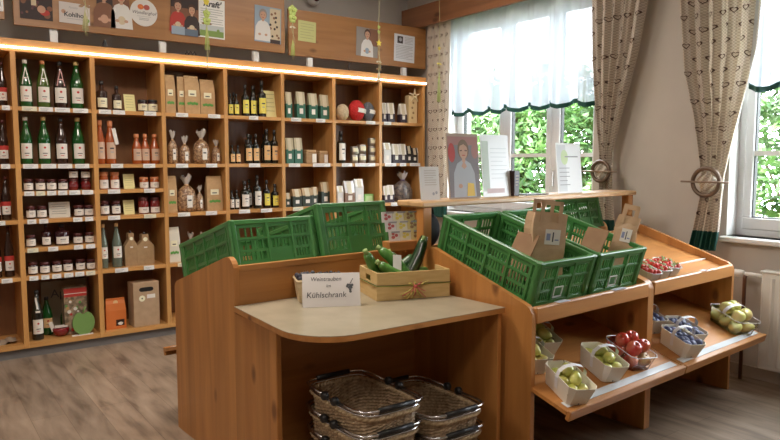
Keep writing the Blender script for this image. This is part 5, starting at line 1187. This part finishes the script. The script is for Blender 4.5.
# decorated box with zucchini
M = cM(-.165, .60, -.33); o = bpy.data.objects.new('wooden_box', None); C.objects.link(o); o.matrix_world = M; tag(o, 'light wooden box tied with raffia, full of zucchini, on the counter', 'box')
bw = noisy('box_wood', (.62, .42, .17), (.70, .50, .23), 5, .5, (2, 2, 14)); w, l, h = .345, .235, .122; t = .007
q = MB()
for s_ in (-1, 1): MB().box(-w/2, w/2, s_*(l/2)-t/2, s_*(l/2)+t/2, 0, h, b=.001).build('long_side', bw, o)
for s_ in (-1, 1):
    q = MB(); a = s_*(w/2-t/2); q.box(a-t/2, a+t/2, -l/2+t/2, l/2-t/2, 0, h*.60).box(a-t/2, a+t/2, -l/2+t/2, -.035, h*.60, h*.82).box(a-t/2, a+t/2, .035, l/2-t/2, h*.60, h*.82).box(a-t/2, a+t/2, -l/2+t/2, l/2-t/2, h*.82, h); q.build('end_side', bw, o)
MB().box(-w/2+t, w/2-t, -l/2+t, l/2-t, .002, .008).build('bottom', bw, o)
for sx in (-1, 1):
    for sy in (-1, 1): MB().prism([(sx*(w/2-t), sy*(l/2-t)), (sx*(w/2-t-.022), sy*(l/2-t)), (sx*(w/2-t), sy*(l/2-t-.022))], .008, h-.002, 'z').build('corner_block', bw, o)
raf = pmat('raffia_green', (.40, .42, .08), .6); rafr = pmat('raffia_red', (.62, .12, .12), .6); rafy = pmat('raffia_yellow', (.68, .56, .16), .6); rafd = pmat('raffia_dark', (.03, .06, .02), .6)
q = MB()
for k, m_ in enumerate((raf, rafd)):
    z = h*.5+.003*k; q.tube([(-w/2-.003, -l/2-.003, z+.004), (-w*.25, -l/2-.006, z-.001), (0, -l/2-.006, z), (w*.25, -l/2-.006, z+.003), (w/2+.003, -l/2-.003, z), (w/2+.004, l/2+.003, z), (-w/2-.004, l/2+.003, z)], .0026, 6, m_, closed=True, flat=.5)
q.build('raffia_band', None, o)
q = MB(); y = -l/2-.010; rr = random.Random(4)
for k in range(20):
    a = rr.uniform(-1.15, 1.15) + (PI if k % 3 else 0); L_ = rr.uniform(.04, .085); dx, dz = math.sin(a), -abs(math.cos(a)) if k % 3 else abs(math.cos(a))*.55
    q.tube([(0, y, h*.48), (dx*L_*.5, y-.012, h*.48+dz*L_*.5*.9), (dx*L_, y-.006, max(.003, h*.48+dz*L_*.8))], .0034, 5, [raf, rafy, rafr, rafy, rafr][k % 5], flat=.5)
q.ball((0, y-.004, h*.48), .010, 10, rafr); q.build('raffia_bow', None, o)
zuc = noisy('zucchini_skin', (.035, .15, .02), (.12, .30, .06), 30, .3, (1, 1, .3), coat=.4); zucd = noisy('zucchini_skin_dark', (.015, .07, .015), (.05, .15, .035), 30, .3, (1, 1, .3), coat=.4); zend = pmat('zucchini_end', (.30, .42, .14), .6)
def zucchini(label, p0, p1, r, m, bend=.02, tagw=False, film=False):
    o = bpy.data.objects.new('zucchini', None); C.objects.link(o); o.matrix_world = M; tag(o, label, 'zucchini', 'zucchini in the wooden box')
    p0, p1 = Vector(p0), Vector(p1); p1 = p0+(p1-p0)*1.22; r *= 1.12; side = (p1-p0).cross(Vector((0, 1, 0))).normalized()
    pts = [p0.lerp(p1, k/14)+side*bend*math.sin(PI*k/14) for k in range(15)]; rs = [r*(.45+.55*min(1, (k+.3)/2.5))*(1-.25*max(0, (k-8)/6)) for k in range(15)]; rs[-1] *= .75
    MB().tube(pts, rs, 12, m).build('fruit_body', None, o)
    d = (pts[-1]-pts[-2]).normalized(); MB().tube([pts[-1]-d*.004, pts[-1]+d*.012, pts[-1]+d*.020], [r*.50, r*.40, r*.46], 8).build('stem_end', zend, o)
    if tagw:
        c = pts[9]; q = MB(); q.box(-.020, .020, -.0008, .0008, -.034, .034, None, Matrix.Translation(c+Vector((0, -r-.006, 0))) @ Matrix.Rotation(tagw, 4, 'Y') @ Matrix.Rotation(-.3, 4, 'X')); q.build('price_label', white, o)
    if film: MB().tube([pts[0]]+pts[1:-1]+[pts[-1]+d*.02], [x*1.12 for x in rs], 12).build('plastic_film', clearp, o)
zucchini('thick curved zucchini leaning out at the left end of the box', (-.02, .03, .03), (-.155, -.01, .165), .024, zuc, .02)
zucchini('zucchini with upright white label, second from the left in the box', (.03, -.05, .03), (-.085, .0, .175), .024, zuc, -.015, .12)
zucchini('long light green zucchini lying diagonally across the front of the box', (.055, -.075, .06), (-.10, -.055, .135), .023, zuc, .015)
zucchini('dark zucchini with tilted white label in the middle of the box', (.08, .02, .04), (-.03, .03, .155), .026, zucd, .012, -.45)
zucchini('film-wrapped dark zucchini pointing up at the right of the box', (.02, .03, .06), (.105, .06, .20), .024, zucd, -.01, False, True)
zucchini('dark zucchini lying at the right end of the box behind the wrapped one', (.14, .0, .05), (.0, .05, .11), .026, zucd, .01)
zucchini('zucchini lying low along the back of the box', (-.13, .08, .05), (.12, .085, .075), .024, zuc, .01)
zucchini('zucchini with its stem end sticking up at the back left corner of the box', (-.04, .05, .04), (-.12, .07, .135), .023, zuc, .012)
zucchini('dark zucchini leaning right in the back of the box', (-.02, .085, .04), (.06, .08, .135), .024, zucd, .012)
# seed packet display on the left stand's back rail
o = thing('seed_packet_display', 'white and yellow seed packet display with nine pictures, beside the rail post', 'display', R_(.005, .79, .895), A3-.16)
MB().box(-.105, .110, -.03, .04, 0, .045, b=.002).build('display_base', wx, o)
q = MB(); MT2 = Matrix.Rotation(-.18, 4, 'X'); seedp = pmat('seed_cream', (.70, .66, .50), .6)
for r_ in range(3):
    q2 = MB()
    for c_ in range(3):
        x = -.095+c_*.064+(.010*(2-r_)-.012)*1.0; z = .045+r_*.047; y = -.008+.010*r_
        q2.box(x-.002, x+.060, y, y+.002, z, z+.052, [pmat('seed_white', (.72, .68, .66), .6), seedp, pmat('seed_yellow', (.66, .54, .22), .6)][c_], MT2)
        cc = [pmat('seed_red', (.5, .12, .12), .6), pmat('seed_lemon', (.72, .60, .12), .6), pmat('seed_brown', (.35, .2, .08), .6)][c_]
        for k in range(4 if c_ == 2 else 3):
            disc(q2, x+.030+(.010 if k % 2 else -.008), z+.018+.009*k, .011-.001*k, cc if k < 3 else grnp, y-.0008-.0001*k, .008, 9, MT2)
        text_lines(q2, x+.004, x+.052, z+.043, z+.047, 2, pg, y-.001)
        if c_ == 0:
            for k in range(1): pass
    q2.build('seed_packets', None, o)
# ------------------------------------------------------------------ posters and cards on the rail
ZR = 1.1365
def rail_item(name, label, cat, u0, u1, v, h, sheet, rot=0, thick=.003, lean=.10):
    o = bpy.data.objects.new(name, None); C.objects.link(o); o.matrix_world = MR @ Matrix.Translation(((u0+u1)/2, v, ZR)) @ Matrix.Rotation(rot, 4, 'Z') @ Matrix.Rotation(-lean, 4, 'X'); tag(o, label, cat)
    w = u1-u0; MB().box(-w/2, w/2, 0, thick, 0, h, b=.0005).build('sheet', sheet, o)
    MB().prism([(0+thick, 0.0), (.05, 0.0), (thick, h*.5)], -.004, .004, 'x').build('easel_back', cardbs, o) if name != 'book_block' else None
    return o, w
o, w = rail_item('info_card', 'white printed card at the left end of the rail beside the shelf', 'card', .065, .195, .74, .165, pmat('card_paper', (.66, .62, .58), .7), 0)
q = MB(); text_lines(q, -.035, .045, .075, .145, 7, pmat('print_tan', (.5, .42, .36), .7), -.001); disc(q, .02, .03, .008, pg, -.0012); disc(q, .04, .035, .008, pg, -.0012); q.build('print', None, o)
o, w = rail_item('portrait_poster', 'framed portrait poster of a smiling person in a grey shirt holding something yellow', 'poster', .262, .492, .74, .335, pmat('poster_frame', (.42, .31, .23), .6), 0, .006)
q = MB(); rect(q, -w/2+.006, w/2-.006, .006, .319, pmat('portrait_bg', (.24, .21, .22), .7), -.001); disc(q, -.085, .235, .025, prd, -.0014, .05); disc(q, .085, .245, .025, pmat('print_rose', (.42, .20, .18), .7), -.0014, .04); rect(q, -w/2+.006, w/2-.006, .275, .319, pmat('print_rose', (.42, .20, .18), .7), -.0012)
person_print(q, 0, .006, .165, pmat('shirt_grey', (.44, .44, .46), .7), pmat('hair_brown', (.20, .12, .07), .7), -.0016); poly(q, [(-.02, .165), (.0, .195), (.02, .165), (.0, .15)], skin, -.0022)
poly(q, [(.01, .01), (.07, .01), (.065, .075), (.02, .08)], pmat('held_yellow', (.75, .50, .10), .7), -.0026)
for s_ in (-1, 1): disc(q, s_*.022, .246, .005, phair, -.0027, .003)
q.build('print', None, o)
o, w = rail_item('info_poster', 'white glossy poster with faint green print standing on the rail', 'poster', .512, .734, .74, .335, pmat('poster_white', (.85, .86, .86), .3), 0)
q = MB(); rect(q, -.105, -.055, .03, .30, pmat('faint_green', (.62, .70, .62), .6), -.001); text_lines(q, -.04, .09, .1, .26, 8, pmat('faint_print', (.68, .70, .70), .6), -.001); rect(q, -.08, .06, .02, .045, pmat('faint_pink', (.72, .58, .58), .6), -.0012); q.build('print', None, o)
o = bpy.data.objects.new('dark_box', None); C.objects.link(o); o.matrix_world = MR @ Matrix.Translation((.758, .74, ZR)); tag(o, 'narrow dark brown box standing on the rail right of the white poster', 'box')
MB().box(-.022, .022, -.02, .02, 0, .14, b=.002).build('box_body', pmat('box_dark_brown', (.035, .015, .012), .4), o); q = MB(); text_lines(q, -.012, .012, .06, .11, 4, pmat('faint_gold', (.3, .2, .1), .5), -.021); q.build('label', None, o)
o, w = rail_item('certificate', 'tall white sheet with a pale green circle leaning before the right casement', 'sheet', 1.160, 1.405, .74, .30, pmat('poster_white', (.85, .86, .86), .3), .0)
q = MB(); rect(q, -.115, -.03, .01, .29, pmat('faint_grey', (.70, .72, .73), .6), -.001); disc(q, -.045, .215, .035, pmat('circle_green', (.60, .72, .42), .6), -.0012, .045); rect(q, -.04, .09, .215, .222, pg, -.0014); text_lines(q, -.10, .0, .05, .15, 5, pg, -.0014); q.build('print', None, o)
o = bpy.data.objects.new('flat_tray', None); C.objects.link(o); o.matrix_world = MR @ Matrix.Translation((.93, .76, ZR)); tag(o, 'flat dark folder lying on the rail between the box and the tall white sheet', 'folder')
MB().box(-.10, .10, -.05, .06, 0, .006, b=.001).build('folder', dgrey, o)
# dark pouch and things behind the rail on the window sill
o = thing('dark_shoulder_bag', 'black bag hanging on the back of the rail post, left of the open crates', 'bag', R_(.175, .80, .90), A3)
MB().ball((0, 0, .08), .085, 18, sx=.75, sy=.5, sz=1.0).build('bag_body', pmat('black_cloth', (.015, .016, .02), .7), o); MB().tube([(-.03, 0, .14), (-.02, 0, .20), (.0, 0, .225), (.02, 0, .20), (.03, 0, .14)], .005, 6).build('strap', black, o)

# ------------------------------------------------------------------ wicker shopping baskets under the counter
wk = noisy('wicker', (.20, .13, .07), (.54, .39, .24), 60, .6, lo=.3, hi=.7); alu = pmat('aluminium', (.70, .70, .72), .25, 1)
def sring(w, l, z, n=96, p=4.5):
    out = []
    for i in range(n):
        t = 2*PI*i/n; c, s_ = math.cos(t), math.sin(t); k = (abs(c)**p+abs(s_)**p)**(-1/p); out.append((w/2*c*k, l/2*s_*k, z))
    return out
def make_wicker():
    o = bpy.data.objects.new('wicker_basket', None); C.objects.link(o)
    n = 110; rows = 30; vs = []; fs = []; H = .19
    for j in range(rows+1):
        z = H*j/rows; k = .86+.14*j/rows
        for i, (x, y, _) in enumerate(sring(.27*k, .42*k, z, n)):
            d = .0028*(1 if ((i//2)+(j//1)) % 2 else -1)*(1 if j % 2 else .6); L2 = math.hypot(x, y); vs.append((x+x/L2*d, y+y/L2*d, z))
    m0 = len(vs)
    for j in range(rows+1):
        z = .004+(H-.004)*j/rows; k = .86+.14*j/rows
        for i, (x, y, _) in enumerate(sring(.27*k-.012, .42*k-.012, z, n)):
            d = .002*(1 if ((i//2)+j) % 2 else -1); L2 = math.hypot(x, y); vs.append((x+x/L2*d, y+y/L2*d, z))
    for b0 in (0, m0):
        for j in range(rows):
            for i in range(n): 
                f = (b0+j*n+i, b0+j*n+(i+1) % n, b0+(j+1)*n+(i+1) % n, b0+(j+1)*n+i); fs.append(f if b0 == 0 else f[::-1])
    fs.append(tuple(range(n))[::-1]); fs.append(tuple(range(m0, m0+n)))
    for i in range(n): fs.append((rows*n+i, rows*n+(i+1) % n, m0+rows*n+(i+1) % n, m0+rows*n+i))
    q = MB(); q.add(vs, fs); q.build('woven_body', wk, o)
    q = MB()
    for ph in (0, PI):
        R0 = sring(.275, .425, H, 120); pts = []
        for i, (x, y, z) in enumerate(R0):
            a = 2*PI*30*i/120+ph; L2 = math.hypot(x, y); pts.append((x+x/L2*.005*math.cos(a), y+y/L2*.005*math.cos(a), z+.005*math.sin(a)))
        q.tube(pts, .0062, 6, closed=True)
    q.build('braided_rim', noisy('wicker_light', (.42, .30, .17), (.62, .48, .30), 50, .6), o)
    MB().tube(sring(.286, .436, H+.014, 72), .0045, 8, closed=True).build('metal_frame', alu, o)
    for s_ in (-1, 1):
        hnd = MB(); z = H+.026
        P_ = [(-.142, s_*.03, z), (-.142, s_*.15, z+.002), (-.128, s_*.198, z+.003), (-.10, s_*.214, z+.004), (0, s_*.218, z+.005), (.10, s_*.214, z+.004), (.128, s_*.198, z+.003), (.142, s_*.15, z+.002), (.142, s_*.03, z)]
        hnd = hnd.tube(P_, .0055, 8).build('handle', alu, o)
        MB().tube([(-.075, s_*.2165, z+.0045), (0, s_*.218, z+.005), (.075, s_*.2165, z+.0045)], .0105, 10).build('grip', black, hnd)
        for x in (-1, 1): MB().lathe([(.004, -.012), (.015, -.010), (.017, 0), (.015, .010), (.004, .012)], 14, None, Matrix.Translation((x*.146, s_*.035, z)) @ Matrix.Rotation(PI/2, 4, 'Y')).build('hinge_knob', black, hnd)
    return o
proto = make_wicker(); first = True
for sN, (u, v, rot, zs) in enumerate(((-.635, .295, -.06, [.004, .245-.17, .245-.085, .245]), (-.345, .255, -.06, [.17-.166, .17-.083, .17]))):
    for k, z in enumerate(zs):
        z = max(z, .004); o = proto if first else dup(proto); first = False
        o.matrix_world = MR @ Matrix.Translation((u+.004*(k % 2), v, z)) @ Matrix.Rotation(rot, 4, 'Z')
        nmz = 'topmost' if k == len(zs)-1 else ('second from top' if k == len(zs)-2 else ('third from top' if k == len(zs)-3 else 'lowest'))
        tag(o, 'wicker shopping basket with folded grips, %s in the %s stack under the counter' % (nmz, ['left', 'right'][sN]), 'basket', 'wicker shopping baskets under the counter')
